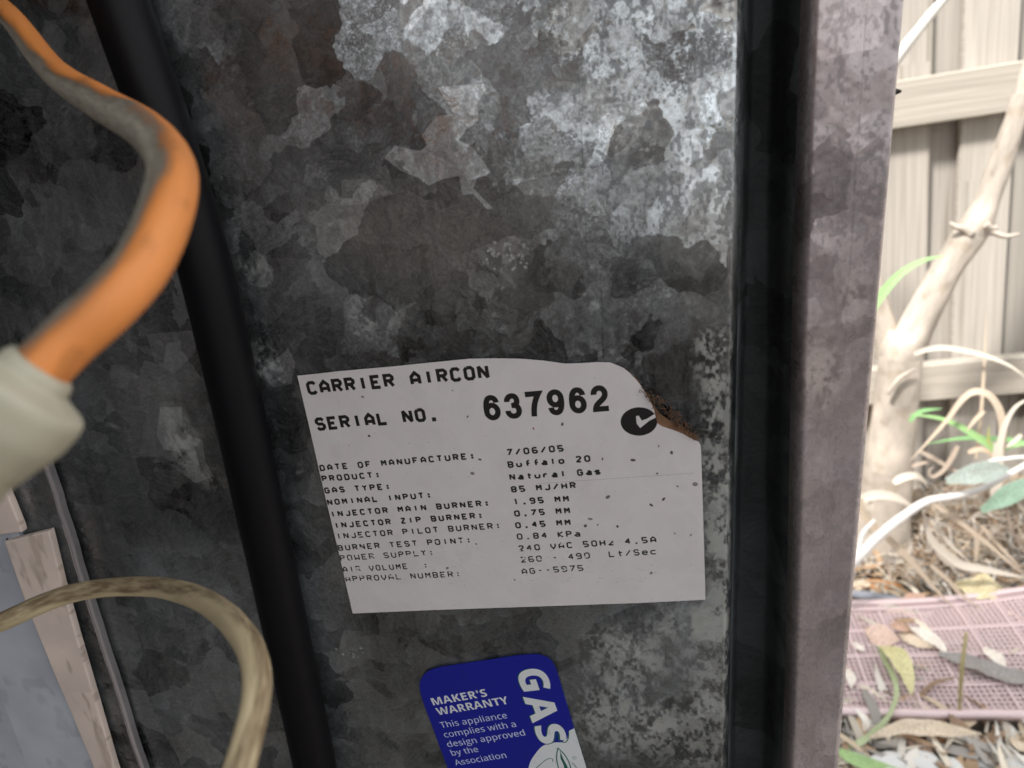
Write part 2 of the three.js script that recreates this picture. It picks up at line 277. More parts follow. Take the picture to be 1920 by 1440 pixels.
{
  const f = new THREE.Group(); f.name = 'paling_fence'; f.rotation.z = 4.3 * Math.PI / 180; f.position.set(0, 0, -1.3); scene.add(f);
  f.userData = { label: 'weathered grey-brown timber paling fence behind the bare shrub', category: 'fence' };
  const put = (name, g, m) => { const o = new THREE.Mesh(g, m); o.name = name; o.castShadow = o.receiveShadow = true; f.add(o); };
  const bottom = (x) => GROUND - 0.075 * x - 0.03;
  for (let i = -12; i < 14; i++) {                                   // pairs: a wide front paling and the one lapped behind it
    const x = 0.393 + 0.1355 * (i - 0), w = 0.086;
    const top = 0.92 + rr(-0.012, 0.012), z = rr(-0.003, 0.003);
    put('paling', beam(x + rr(-0.002, 0.002), x + w + rr(-0.002, 0.002), bottom(x), top, -0.018 + z, -0.002 + z, 0.0025), wood[(i + 24) * 7 % 4]);
    const xb = x + w - 0.02, wb = 0.1355 - w + 0.04;
    put('paling', beam(xb, xb + wb, bottom(x), 0.91 + rr(-0.015, 0.015), -0.036 + z, -0.0215 + z, 0.0025), wood[(i + 25) * 5 % 4]);
  }
  for (const [y0, y1] of [[-0.1, -0.022], [-0.61, -0.536], [0.62, 0.7]]) put('rail', beam(-1.3, 2.3, y0, y1, 0.0005, 0.028, 0.004), woodRail);
}

// ---------------------------------------------------------------- unseen brick walls behind the camera, added to shape the light on the panel
{
  const brick = std(0.115, 0.088, 0.08, 0.9);
  solo('added_house_wall', beam(-7, -0.1, GROUND - 0.1, 2.2, 1.0, 1.24, 0.003), brick, 'unseen red-brown brick house wall added to keep light off the left of the panel', 'wall');
  solo('added_garden_wall', beam(-0.098, 5, GROUND - 0.1, -0.14, 1.0, 1.24, 0.003), brick, 'unseen low red-brown brick garden wall added to shape light on the panel', 'wall');
}

// ---------------------------------------------------------------- heater cabinet of galvanised sheet
const TOP = 0.34, BOT = GROUND + 0.012, BACK = -0.40, DEEP = 0.36;
function sheet(poly, t, ys, u0, hook, pre, post, recessTint) {                            // a bent sheet: outline in x and z (metres), swept along y
  const n = poly.length, nx = [], nz = [], arc = [0];
  for (let i = 1; i < n; i++) arc.push(arc[i - 1] + Math.hypot(poly[i][0] - poly[i - 1][0], poly[i][1] - poly[i - 1][1]));
  for (let i = 0; i < n; i++) { const a = poly[i - 1] ?? pre ?? poly[0], b = poly[i + 1] ?? post ?? poly[n - 1], l = Math.hypot(b[0] - a[0], b[1] - a[1]); nx.push(-(b[1] - a[1]) / l); nz.push((b[0] - a[0]) / l); }
  const pos = [], uv = [], idx = [], col = [], rows = ys.length;
  for (const side of [0, 1]) for (let j = 0; j < rows; j++) for (let i = 0; i < n; i++) {
    const p = [poly[i][0] - side * t * nx[i], ys[j], poly[i][1] - side * t * nz[i]]; if (hook) hook(p);
    const dirt = recessTint ? recessTint(poly[i][0]) : 1; col.push(dirt, dirt, dirt);  // vertex tint that paints recess shade together with dirt
    pos.push(...p); uv.push((u0 + arc[i] - TX0) / TS, (ys[j] - TY0) / TS);
  }
  const at = (s, j, i) => (s * rows + j) * n + i, quad = (a, b, c, d) => idx.push(a, b, c, a, c, d);
  for (let j = 0; j < rows - 1; j++) {
    for (let i = 0; i < n - 1; i++) { quad(at(0, j, i), at(0, j, i + 1), at(0, j + 1, i + 1), at(0, j + 1, i)); quad(at(1, j, i + 1), at(1, j, i), at(1, j + 1, i), at(1, j + 1, i + 1)); }
    if (!pre) quad(at(1, j, 0), at(0, j, 0), at(0, j + 1, 0), at(1, j + 1, 0));
    if (!post) quad(at(0, j, n - 1), at(1, j, n - 1), at(1, j + 1, n - 1), at(0, j + 1, n - 1));
  }
  for (let i = 0; i < n - 1; i++) { quad(at(1, 0, i), at(1, 0, i + 1), at(0, 0, i + 1), at(0, 0, i)); const e = rows - 1; quad(at(0, e, i), at(0, e, i + 1), at(1, e, i + 1), at(1, e, i)); }
  const g = geo(pos, uv, idx), N = g.attributes.normal;
  g.setAttribute('color', new THREE.BufferAttribute(new Float32Array(col), 3));
  if (!pre && !post) return toCreasedNormals(g, 0.7);
  for (const side of [0, 1]) for (let j = 0; j < rows; j++) { const m = side ? -1 : 1; if (pre) N.setXYZ(at(side, j, 0), m * nx[0], 0, m * nz[0]); if (post) N.setXYZ(at(side, j, n - 1), m * nx[n - 1], 0, m * nz[n - 1]); }
  return g;
}
const YS = []; for (let y = BOT; y < -0.26; y += 0.04) YS.push(y); for (let y = -0.26; y < 0.08; y += 0.005) YS.push(y); for (let y = 0.08; y <= TOP + 1e-6; y += 0.0433) YS.push(y);
const arcPts = (cx, cz, r, a0, a1, n = 5) => Array.from({ length: n + 1 }, (_, i) => { const a = (a0 + (a1 - a0) * i / n) * Math.PI / 180; return [cx + r * Math.cos(a), cz + r * Math.sin(a)]; });
const cabinet = thing('heater_cabinet', 'open grey galvanised sheet metal cabinet carrying the white label', 'cabinet', V(BACK / 2, BOT, DEEP / 2));
const darkMetal = new THREE.MeshStandardMaterial({ color: lin(0.10, 0.10, 0.10), roughness: 0.6, metalness: 0.3 });
{
  const flat = []; for (let i = 0; i <= 12; i++) flat.push([BACK + (-0.27 - BACK) * i / 12, 0]); for (let x = -0.265; x < 0.0149; x += 0.005) flat.push([x, 0]);
  const prof = (x) => x < 0.025 ? -0.0150 * sstep(0.0182, 0.0240, x) : -0.0150 * sstep(0.0345, 0.0272, x), pp = (x) => [x, prof(x)];
  const run = (x0, x1) => { const m = Math.round((x1 - x0) / 0.0004); return Array.from({ length: m + 1 }, (_, i) => pp(x0 + (x1 - x0) * i / m)); };
  const widen = (p) => { p[0] += 0.0042 * sstep(0.03, -0.2, p[1]) * sstep(0.0245, 0.0275, p[0]) * sstep(0.047, 0.036, p[0]); };
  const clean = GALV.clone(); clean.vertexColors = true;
  const shadedMetal = GALV.clone(); shadedMetal.vertexColors = true; shadedMetal.color = lin(0.9, 0.96, 0.96); shadedMetal.roughnessMap = shadedMetal.metalnessMap = null; shadedMetal.roughness = 0.75; shadedMetal.metalness = 0.25;
  const warm = GALV.clone(); warm.vertexColors = true; warm.color = lin(2.3, 1.92, 1.87); warm.metalness = 0.75; warm.normalScale = new THREE.Vector2(0.4, 0.4);
  const L0 = 0.0208, R0 = 0.0318, e = 0.0004;                       // recess shade, with some dirt, painted into the channel colour, fading over both bends
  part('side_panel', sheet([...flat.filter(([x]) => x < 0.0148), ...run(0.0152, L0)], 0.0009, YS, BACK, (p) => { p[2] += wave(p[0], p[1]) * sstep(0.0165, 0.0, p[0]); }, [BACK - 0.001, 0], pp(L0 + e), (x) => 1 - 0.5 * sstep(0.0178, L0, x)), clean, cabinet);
  part('channel', sheet(run(L0, R0), 0.0009, YS, -0.13, widen, pp(L0 - e), pp(R0 + e), (x) => 0.16 + 0.3 * sstep(L0 + 0.002, L0, x) + 0.3 * sstep(R0 - 0.002, R0, x)), shadedMetal, cabinet);
  const fl = [...run(R0, 0.0350), [0.037, 0], [0.039, 0], [0.041, 0], [0.043, 0], [0.046, 0], [0.0492, 0], ...arcPts(0.0492, -0.0015, 0.0015, 80, 0, 4), [0.0507, -0.006], [0.0507, -0.02]];
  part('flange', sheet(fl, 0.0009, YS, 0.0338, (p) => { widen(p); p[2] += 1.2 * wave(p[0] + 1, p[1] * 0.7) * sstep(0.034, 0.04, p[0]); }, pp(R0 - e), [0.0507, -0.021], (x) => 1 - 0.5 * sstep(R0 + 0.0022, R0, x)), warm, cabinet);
  part('left_panel', beam(BACK - 0.0012, BACK - 0.0002, BOT, TOP, -0.001, DEEP, 0.0003), darkMetal, cabinet);
  part('top_panel', beam(BACK - 0.002, 0.052, TOP + 0.0002, TOP + 0.0014, -0.021, DEEP + 0.002, 0.0003), darkMetal, cabinet);
  part('floor_panel', beam(BACK - 0.002, 0.052, BOT - 0.002, BOT - 0.0004, -0.021, DEEP + 0.002, 0.0003), darkMetal, cabinet);
  const sc = new THREE.LatheGeometry([[0, -0.001], [0.0008, -0.001], [0.0007, 0.0006], [0.0003, 0.0017], [0, 0.0019]].map(([x, y]) => new THREE.Vector2(x, y)), 8); sc.rotateZ(-Math.PI / 2); sc.translate(0.0508, PZ(1694, 171, 0).y, -0.004);
  part('screw_tip', sc, std(0.02, 0.02, 0.02, 0.5, { metalness: 0.6 }), cabinet);
}

// ---------------------------------------------------------------- stickers
const GLYPH = {
  A: '06 02 20 42 46|04 44', B: '06 00 30 41 42 33 03|33 44 45 36 06', C: '41 30 10 01 05 16 36 45', D: '00 30 41 45 36 06 00', E: '40 00 06 46|03 33', F: '40 00 06|03 33', G: '41 30 10 01 05 16 36 45 43 23', H: '00 06|40 46|03 43', I: '20 26', J: '40 45 36 16 05', K: '00 06|40 03 46', L: '00 06 46', M: '06 00 23 40 46', N: '06 00 46 40', O: '10 30 41 45 36 16 05 01 10', P: '06 00 30 41 42 33 03', R: '06 00 30 41 42 33 03|23 46', S: '41 30 10 01 02 13 33 44 45 36 16 05', T: '00 40|20 26', U: '00 05 16 36 45 40', V: '00 03 26 43 40', W: '00 06 24 46 40', Y: '00 22 40|22 26', Z: '00 40 06 46',
  0: '10 30 41 45 36 16 05 01 10', 1: '11 20 26', 2: '01 10 30 41 42 06 46', 4: '30 04 44|30 36', 5: '40 00 03 33 44 45 36 06', 6: '40 10 01 05 16 36 45 44 33 03', 7: '00 40 16', 8: '10 30 41 42 33 13 02 01 10|13 04 05 16 36 45 44 33', 9: '06 36 45 41 30 10 01 02 13 43',
  a: '12 32 43 46 16 05 14 44', u: '02 05 16 36 45|42 46', f: '40 30 21 26|13 43', l: '20 26', o: '12 32 43 45 36 16 05 03 12', t: '20 25 36|12 42', r: '02 06|04 12 32', s: '42 12 03 14 34 45 36 06', z: '02 42 06 46', e: '04 44 43 32 12 03 05 16 46', c: '42 12 03 05 16 46', '/': '40 06', '-': '13 33', '.': '26 26', ':': '22 22|25 25',
};
function drawing(x0, y0, w, h, scale) {                              // a sheet of print measured in millimetres of the wall
  const cv = document.createElement('canvas'); cv.width = Math.round(w * scale); cv.height = Math.round(h * scale); const g = cv.getContext('2d');
  const at = (px, py) => { const p = PZ(px, py, 0); return [(p.x * 1000 - x0) * scale, (h - (p.y * 1000 - y0)) * scale]; };
  const line = (a, b, f) => { const p = at(...a), q = at(...b); g.save(); g.translate(...p); g.rotate(Math.atan2(q[1] - p[1], q[0] - p[0])); f(Math.hypot(q[0] - p[0], q[1] - p[1])); g.restore(); };
  return { cv, g, at, line, x0, y0, w, h, scale };
}
function plot(D, s, a, b, cap, lw, fill = 0.74) {                    // stroke lettering, every character as wide as the next
  const g = D.g; D.line(a, b, (len) => {
    const adv = len / (s.length - 1 + fill), cw = adv * fill, H = cap * D.scale; g.lineWidth = lw * D.scale; g.lineCap = 'butt'; g.lineJoin = 'miter'; g.miterLimit = 2.2;
    [...s].forEach((ch, i) => {
      for (const st of (GLYPH[ch] ?? '').split('|')) {
        const p = st.split(' ').filter((q) => q).map((q) => [i * adv + lw * D.scale / 2 + (+q[0] / 4) * (cw - lw * D.scale), -H + lw * D.scale / 2 + (+q[1] / 6) * (H - lw * D.scale)]);
        if (!p.length) continue;
        if (p.length === 2 && p[0][0] === p[1][0] && p[0][1] === p[1][1]) { const q = lw * D.scale * 0.62; g.fillRect(p[0][0] - q, p[0][1] - q, 2 * q, 2 * q); continue; }
        g.beginPath(); p.forEach(([x, y], k) => (k ? g.lineTo(x, y) : g.moveTo(x, y))); g.stroke();
      }
    });
  });
}
function type(D, s, a, b, cap, font, slant = 0) {                    // ready-made lettering stretched to its measured length and height
  const g = D.g; D.line(a, b, (len) => { g.font = font + ' 100px sans-serif'; const w = g.measureText(s).width; g.transform(len / w, 0, -slant, cap * D.scale / 71.4, 0, 0); g.fillText(s, 0, 0); });
}
function flatSheet(outline, x0, y0, w, h, lift, th, tri = 1) {       // thin stiff paper lying on the wavy sheet
  const s = new THREE.Shape(outline.map((p) => new THREE.Vector2(p.x, p.y)));
  let g = new THREE.ExtrudeGeometry(s, { depth: th, bevelEnabled: false }); const p = g.attributes.position, u = g.attributes.uv;
  for (let i = 0; i < p.count; i++) { const x = p.getX(i), y = p.getY(i); p.setZ(i, p.getZ(i) + lift); u.setXY(i, (x * 1000 - x0) / w, (y * 1000 - y0) / h); }
  g.computeVertexNormals(); return g;
}
const ptsOf = (list) => list.map(([x, y]) => PZ(x, y, 0));
{ // rating label
  const X0 = -97, Y0 = -140, W = 114, H = 90, D = drawing(X0, Y0, W, H, 17.5), g = D.g;
  g.fillStyle = 'rgb(224,216,216)'; g.fillRect(0, 0, D.cv.width, D.cv.height);
  for (let i = 0; i < 900; i++) { const a = rr(0.006, 0.022); g.fillStyle = rnd() < 0.5 ? `rgba(120,105,95,${a})` : `rgba(245,240,235,${a})`; const x = rr(0, D.cv.width), y = rr(0, D.cv.height), r = rr(20, 120); g.beginPath(); g.ellipse(x, y, r, r * rr(0.3, 1), rr(0, 3), 0, 7); g.fill(); }
  g.fillStyle = g.strokeStyle = 'rgb(22,18,18)';
  plot(D, 'CARRIER AIRCON', [581, 739], [920, 708], 3.9, 0.9, 0.82);
  plot(D, 'SERIAL NO.', [597, 806], [826, 786], 3.9, 0.9, 0.82);
  { // heavy grotesque numerals
    D.line([912, 787], [1144, 768], (len) => {
      const H = 7.0 * D.scale, w = H * 0.62, st = H * 0.205, adv = (len - w) / 5; g.lineWidth = st; g.lineJoin = 'miter'; g.lineCap = 'butt';
      const X = (x) => st / 2 + x * (w - st), Yy = (y) => -H + st / 2 + y * (H - st);
      const el = (cx, cy, rx, ry, a, b, ccw) => g.ellipse(X(cx), Yy(cy), rx * (w - st), ry * (H - st), 0, a * Math.PI, b * Math.PI, ccw);
      [...'637962'].forEach((d, i) => {
        g.save(); g.translate(i * adv, 0); if (d === '9') { g.translate(w, -H); g.rotate(Math.PI); }
        g.beginPath();
        if (d === '6' || d === '9') { el(0.5, 0.69, 0.5, 0.31, 0, 2); g.stroke(); g.beginPath(); g.moveTo(X(0.0), Yy(0.70)); g.bezierCurveTo(X(-0.03), Yy(0.2), X(0.2), Yy(0), X(0.52), Yy(0)); g.bezierCurveTo(X(0.8), Yy(0), X(0.94), Yy(0.1), X(0.97), Yy(0.26)); }
        if (d === '3') { g.moveTo(X(0.03), Yy(0.28)); g.bezierCurveTo(X(0.05), Yy(-0.06), X(0.92), Yy(-0.1), X(0.92), Yy(0.24)); g.bezierCurveTo(X(0.92), Yy(0.42), X(0.75), Yy(0.475), X(0.38), Yy(0.475)); g.moveTo(X(0.6), Yy(0.475)); g.bezierCurveTo(X(0.9), Yy(0.5), X(1), Yy(0.6), X(1), Yy(0.72)); g.bezierCurveTo(X(1), Yy(1.1), X(0), Yy(1.1), X(0), Yy(0.72)); }
        if (d === '7') { g.moveTo(X(-0.18), Yy(0)); g.lineTo(X(1), Yy(0)); g.bezierCurveTo(X(0.62), Yy(0.32), X(0.42), Yy(0.6), X(0.36), Yy(1.1)); }
        if (d === '2') { g.moveTo(X(0.02), Yy(0.3)); g.bezierCurveTo(X(0.02), Yy(-0.1), X(0.98), Yy(-0.1), X(0.98), Yy(0.28)); g.bezierCurveTo(X(0.98), Yy(0.6), X(0.12), Yy(0.66), X(0.06), Yy(1)); g.lineTo(X(1.18), Yy(1)); }
        g.stroke(); g.restore();
      });
    });
  }
  const rows = [['DATE OF MANUFACTURE:', 603, 881, 893, 858], ['PRODUCT:', 607, 901, 716, 893], ['GAS TYPE:', 612, 923, 735, 915], ['NOMINAL INPUT:', 617, 945, 812, 931], ['INJECTOR MAIN BURNER:', 623, 967, 920, 946], ['INJECTOR ZIP BURNER:', 630, 988, 908, 969], ['INJECTOR PILOT BURNER:', 634, 1008, 941, 988], ['BURNER TEST POINT:', 637, 1030, 886, 1015], ['POWER SUPPLY:', 641, 1049, 816, 1038], ['AIR VOLUME  :', 646, 1070, 805, 1062], ['APPROVAL NUMBER:', 651, 1088, 866, 1078],
    ['7/06/05', 952, 852, 1058, 844], ['Buffalo 20', 954, 875, 1108, 863], ['Natural Gas', 957, 898, 1127, 887], ['85 MJ/HR', 960, 921, 1081, 913], ['1.95 MM', 964, 944, 1068, 938], ['0.75 MM', 966, 966, 1070, 960], ['0.45 MM', 968, 988, 1071, 982], ['0.84 KPa', 971, 1009, 1089, 1003], ['240 VAC 50Hz 4.5A', 974, 1031, 1231, 1014], ['260 - 490  Lt/Sec', 978, 1052, 1231, 1036], ['AG--5975', 980, 1074, 1095, 1067]];
  rows.forEach(([s, x0, y0, x1, y1]) => plot(D, s, [x0, y0], [x1, y1], 1.92, y0 > 1044 ? 0.34 : y0 > 1000 ? 0.39 : 0.46, 0.7));
  // the print has worn away on the lower rows
  g.fillStyle = 'rgb(214,207,208)';
  for (let i = 0; i < 250; i++) { const y = rr(1000, 1092), x = rnd() < 0.6 ? rr(640, 900) : rr(970, 1235); if (rnd() > (y - 985) / 95) continue; const [a, b] = D.at(x, y); g.beginPath(); g.ellipse(a, b, rr(3, 14), rr(2, 7), rr(-0.4, 0.2), 0, 7); g.fill(); }
  for (const [a, b, c, d] of [[655, 1076, 690, 1075], [735, 1088, 800, 1085], [662, 1066, 672, 1066], [780, 1018, 784, 1022], [1012, 1022, 1020, 1022], [1012, 1046, 1022, 1046], [745, 1079, 770, 1077], [760, 1040, 790, 1034]]) { g.lineWidth = 7; g.strokeStyle = 'rgb(218,210,211)'; g.beginPath(); g.moveTo(...D.at(a, b)); g.lineTo(...D.at(c, d)); g.stroke(); }
  { // tick mark in a disc, its arm running out to the right
    const [cx, cy] = D.at(1198, 788), k = D.scale * 0.139, Q = (x, y) => [cx + (x - 1198) * k, cy + (y - 788) * k * 1.06];
    g.fillStyle = 'rgb(22,18,18)'; g.beginPath(); g.ellipse(cx, cy, 32.5 * k, 27.5 * k, -0.07, 0, 7); g.fill();
    g.fillStyle = 'rgb(219,211,212)'; g.beginPath();
    for (const [i, q] of [[1193, 778], [1198, 777], [1203, 786], [1212, 783], [1236, 768], [1240, 775], [1216, 787], [1200, 800], [1194, 792]].entries()) i ? g.lineTo(...Q(...q)) : g.moveTo(...Q(...q));
    g.closePath(); g.fill(); g.beginPath(); g.moveTo(...Q(1222, 771)); g.lineTo(...Q(1244, 756)); g.lineTo(...Q(1244, 776)); g.closePath(); g.fill();
  }
  for (const [x, y, r, c] of [[682, 742, 4, '90,75,70'], [850, 730, 2, '40,35,35'], [901, 859, 5, '50,45,45'], [887, 885, 6, '120,110,108'], [1001, 801, 4, '140,70,50'], [1055, 793, 5, '60,50,48'], [1187, 860, 7, '70,50,40'], [1130, 858, 4, '70,60,60'], [1140, 929, 7, '95,80,75'], [1244, 933, 6, '55,42,40'], [1221, 944, 6, '45,36,36'], [1259, 846, 5, '70,60,56'], [1235, 834, 3, '80,70,66'], [1303, 905, 7, '125,118,116'], [1107, 970, 7, '120,110,106'], [1098, 983, 5, '75,66,64'], [1121, 981, 3, '80,70,70'], [1158, 984, 4, '50,44,44'], [1221, 1071, 5, '120,110,108'], [966, 1084, 3, '70,60,60'], [1232, 885, 3, '70,60,60'], [1270, 909, 3, '70,60,60'], [840, 1062, 5, '110,100,98'], [878, 779, 4, '80,70,66'], [694, 815, 4, '60,52,50'], [894, 1017, 3, '60,52,50'], [1265, 997, 3, '110,100,98'], [1295, 1000, 4, '130,122,120']]) {
    const [a, b] = D.at(x, y); g.fillStyle = `rgba(${c},.85)`; g.beginPath(); g.ellipse(a, b, r * 1.7, r * rr(0.8, 1.5), rr(0, 3), 0, 7); g.fill();
  }
  for (let i = 0; i < 190; i++) { const [a, b] = D.at(rr(570, 1315), rr(690, 1140)); g.fillStyle = `rgba(70,58,54,${rr(0.15, 0.6)})`; g.beginPath(); g.ellipse(a, b, rr(1, 3.2), rr(1, 2.2), rr(0, 3), 0, 7); g.fill(); }
  g.strokeStyle = 'rgba(130,118,116,.45)'; g.lineWidth = 2; g.beginPath(); g.moveTo(...D.at(1010, 904)); g.lineTo(...D.at(1200, 891)); g.lineTo(...D.at(1300, 884)); g.stroke();
  const e = [[560, 703], [640, 694], [720, 687], [800, 679], [880, 671], [930, 670], [980, 671], [1020, 674.5], [1060, 680], [1090, 679], [1120, 677], [1145, 678], [1152, 681], [1160, 684], [1170, 689], [1180, 697], [1190, 707], [1200, 719], [1208, 731], [1215, 743], [1221, 754], [1226, 766], [1229, 779], [1233, 792], [1241, 797], [1252, 801], [1262, 804], [1280, 811], [1290, 817], [1300, 822], [1309, 826], [1313, 832], [1314, 842], [1316, 900], [1319, 1000], [1322, 1100], [1322, 1121], [1200, 1127], [1000, 1134], [800, 1141], [663, 1147], [640, 1045], [610, 920], [585, 810]];
  const tx = new THREE.CanvasTexture(D.cv); tx.colorSpace = THREE.SRGBColorSpace; tx.anisotropy = 8;
  const paper = new THREE.MeshStandardMaterial({ map: tx, roughness: 0.55 }), c = PZ(990, 1135, 0);
  const lab = thing('rating_label', 'white printed data label with torn top corner on the metal', 'label', c);
  part('paper', flatSheet(ptsOf(e), X0, Y0, W, H, 0.0007, 0.00014), paper, lab);
  const under = flatSheet(ptsOf([[1150, 680], [1172, 690], [1196, 711], [1212, 736], [1225, 757], [1238, 775], [1256, 787], [1282, 800], [1303, 816], [1311, 829], [1300, 826], [1262, 808], [1225, 800], [1205, 740]]), X0, Y0, W, H, 0.00045, 0.0002);
  const fuzz = [under];
  for (let i = 0; i < 150; i++) {
    const t = Math.pow(rnd(), 0.8), s = rr(-1, 1), px = 1205 + 102 * t + rr(-7, 7), py = 728 + 94 * t + s * 13 * Math.sin(Math.PI * clamp(t * 0.95 + 0.05)) - 6 * Math.sin(t * 3), p = PZ(px, py, 0), a = rr(0, 6.28), l = rr(0.0005, 0.0017), z = rr(0.0006, 0.0016);
    const q = p.clone().add(V(Math.cos(a) * l, Math.sin(a) * l, 0)), m = p.clone().lerp(q, 0.5).add(V(rr(-1, 1) * l * 0.2, rr(-1, 1) * l * 0.2, 0)); p.z = z; q.z = z + rr(-0.0003, 0.0012); m.z = z + 0.0004;
    fuzz.push(tube([p, m, q], [0.00006, 0.0001, 0.00004], { seg: 3, rad: 4 }).toNonIndexed());
  }
  const fz = mergeGeometries(fuzz.map((q) => { const r = q.index ? q.toNonIndexed() : q; for (const k of Object.keys(r.attributes)) if (!['position', 'normal', 'uv'].includes(k)) r.deleteAttribute(k); return r; }));
  const fib = dataTex(256, 256, (u, v, c) => { const n = fbm(u * 60, v * 44, 4), k = 0.5 + 1.1 * n; c[0] = 0.19 * k; c[1] = 0.10 * k; c[2] = 0.055 * k; }, true);
  const o = part('torn_backing', fz, new THREE.MeshStandardMaterial({ map: fib, bumpMap: fib, bumpScale: 0.0006, roughness: 0.95 }), lab); o.userData.label = 'brown paper fibres at the torn corner';
}
{ // warranty sticker
  const X0 = -78, Y0 = -250, W = 62, H = 102, D = drawing(X0, Y0, W, H, 18), g = D.g;
  const BLUE = 'rgb(14,26,146)', WH = 'rgb(226,228,230)', GREEN = 'rgb(18,92,74)';
  g.fillStyle = BLUE; g.fillRect(0, 0, D.cv.width, D.cv.height);
  const path = (l) => { g.beginPath(); l.forEach((q, i) => (i ? g.lineTo(...D.at(...q)) : g.moveTo(...D.at(...q)))); };
  const z = (l) => l.map(([x, y]) => [760 + x / 5.333, 1200 + y / 5.333]);
  const curve = (l, n = 60) => new THREE.CatmullRomCurve3(l.map(([x, y]) => V(x, y, 0))).getPoints(n).map((p) => [p.x, p.y]);
  g.fillStyle = WH;
  path([...z([[1690, 860], [1640, 885], [1625, 960], [1570, 1000], [1500, 1000]]), ...curve(z([[1500, 1000], [1380, 1035], [1300, 1120], [1245, 1220], [1232, 1340], [1260, 1500], [1360, 1640], [1520, 1700]])), [1170, 1560], [1170, 1420], [1100, 1280]]); g.closePath(); g.fill();
  type(D, "MAKER'S", [812, 1319], [917, 1301], 2.75, 'bold', 0.0); type(D, 'WARRANTY', [823, 1337], [956, 1315], 2.75, 'bold', 0.0);
  g.fillStyle = 'rgb(206,212,236)';
  for (const [s, a, b] of [['This appliance', [829, 1361], [954, 1342]], ['complies with a', [835, 1379], [971, 1358]], ['design approved', [841, 1397], [988, 1374]], ['by the', [848, 1413], [900, 1405]], ['Association', [856, 1431], [953, 1416]]]) type(D, s, a, b, 2.25, '');
  // big letters reading downwards, each with a dark green shade
  const big = (ch, a, b, cap, body) => { for (const [c, dx] of [[GREEN, 1], [WH, 0]]) D.line(a, b, (len) => { g.font = 'bold 100px sans-serif'; g.fillStyle = c; g.strokeStyle = c; const w = g.measureText(ch).width; g.translate(-dx * 3, dx * 5); g.transform(len / w, 0, 0, cap * D.scale / 71.4, 0, 0); g.fillText(ch, 0, 0); g.lineWidth = body; g.stroke(new Path2D()); g.strokeText(ch, 0, 0); }); };
  big('G', [968, 1251], [984, 1297], 8.5, 3.5); big('A', [983, 1304], [1000, 1350], 8.4, 3.5); big('S', [1001, 1356], [1017, 1394], 8.4, 3.5);
  g.strokeStyle = GREEN; g.fillStyle = GREEN; g.lineWidth = 5; g.lineJoin = 'round';
  path(curve(z([[1636, 890], [1632, 960], [1600, 1000], [1545, 985], [1530, 930], [1510, 910], [1505, 960], [1470, 1005], [1420, 1022]]))); g.stroke();
  g.lineWidth = 6; path(curve(z([[1528, 1055], [1515, 1150], [1530, 1240], [1560, 1330]]))); g.stroke(); path(curve(z([[1528, 1055], [1600, 1130], [1650, 1230], [1660, 1330]]))); g.stroke();
  path(curve(z([[1550, 1085], [1585, 1170], [1625, 1250], [1630, 1330], [1600, 1330], [1590, 1240], [1555, 1160]]))); g.fill();
  g.lineWidth = 4; path(curve(z([[1290, 1280], [1360, 1215], [1430, 1165], [1475, 1165], [1478, 1195]]))); g.stroke(); path(curve(z([[1668, 1205], [1700, 1235], [1722, 1275], [1735, 1330]]))); g.stroke();
  { const [a, b] = D.at(...z([[1692, 1155]])[0]); g.lineWidth = 1.5; g.strokeStyle = 'rgb(70,110,104)'; g.beginPath(); g.arc(a, b, 11, 0, 7); g.stroke(); g.fillStyle = 'rgb(70,110,104)'; g.font = '15px sans-serif'; g.fillText('R', a - 5, b + 5); }
  for (let i = 0; i < 500; i++) { g.fillStyle = `rgba(${rnd() < 0.5 ? '120,112,104' : '20,18,20'},${rr(0.01, 0.05)})`; g.beginPath(); g.ellipse(rr(0, D.cv.width), rr(0, D.cv.height), rr(2, 40), rr(2, 20), rr(0, 3), 0, 7); g.fill(); }
  const e = [...curve([[842, 1440], [815, 1366], [789, 1291], [790, 1272], [802, 1256], [826, 1247]], 24), ...curve([[826, 1247], [900, 1236], [985, 1224], [1010, 1224], [1030, 1231], [1042, 1248], [1048, 1266], [1074, 1352], [1101, 1440]], 40)];
  const q = ptsOf(e), a = q[0], b = q[q.length - 1], dn = V(0.0012, -0.045, 0); q.push(b.clone().add(dn), b.clone().add(V(-0.003, -0.049, 0)), a.clone().add(V(0.004, -0.049, 0)), a.clone().add(dn));
  const tx = new THREE.CanvasTexture(D.cv); tx.colorSpace = THREE.SRGBColorSpace; tx.anisotropy = 8;
  solo('warranty_sticker', flatSheet(q, X0, Y0, W, H, 0.0007, 0.0002), new THREE.MeshStandardMaterial({ map: tx, roughness: 0.45 }), 'rounded dark blue and white gas warranty sticker below the data label', 'sticker', null, PZ(945, 1440, 0));
}

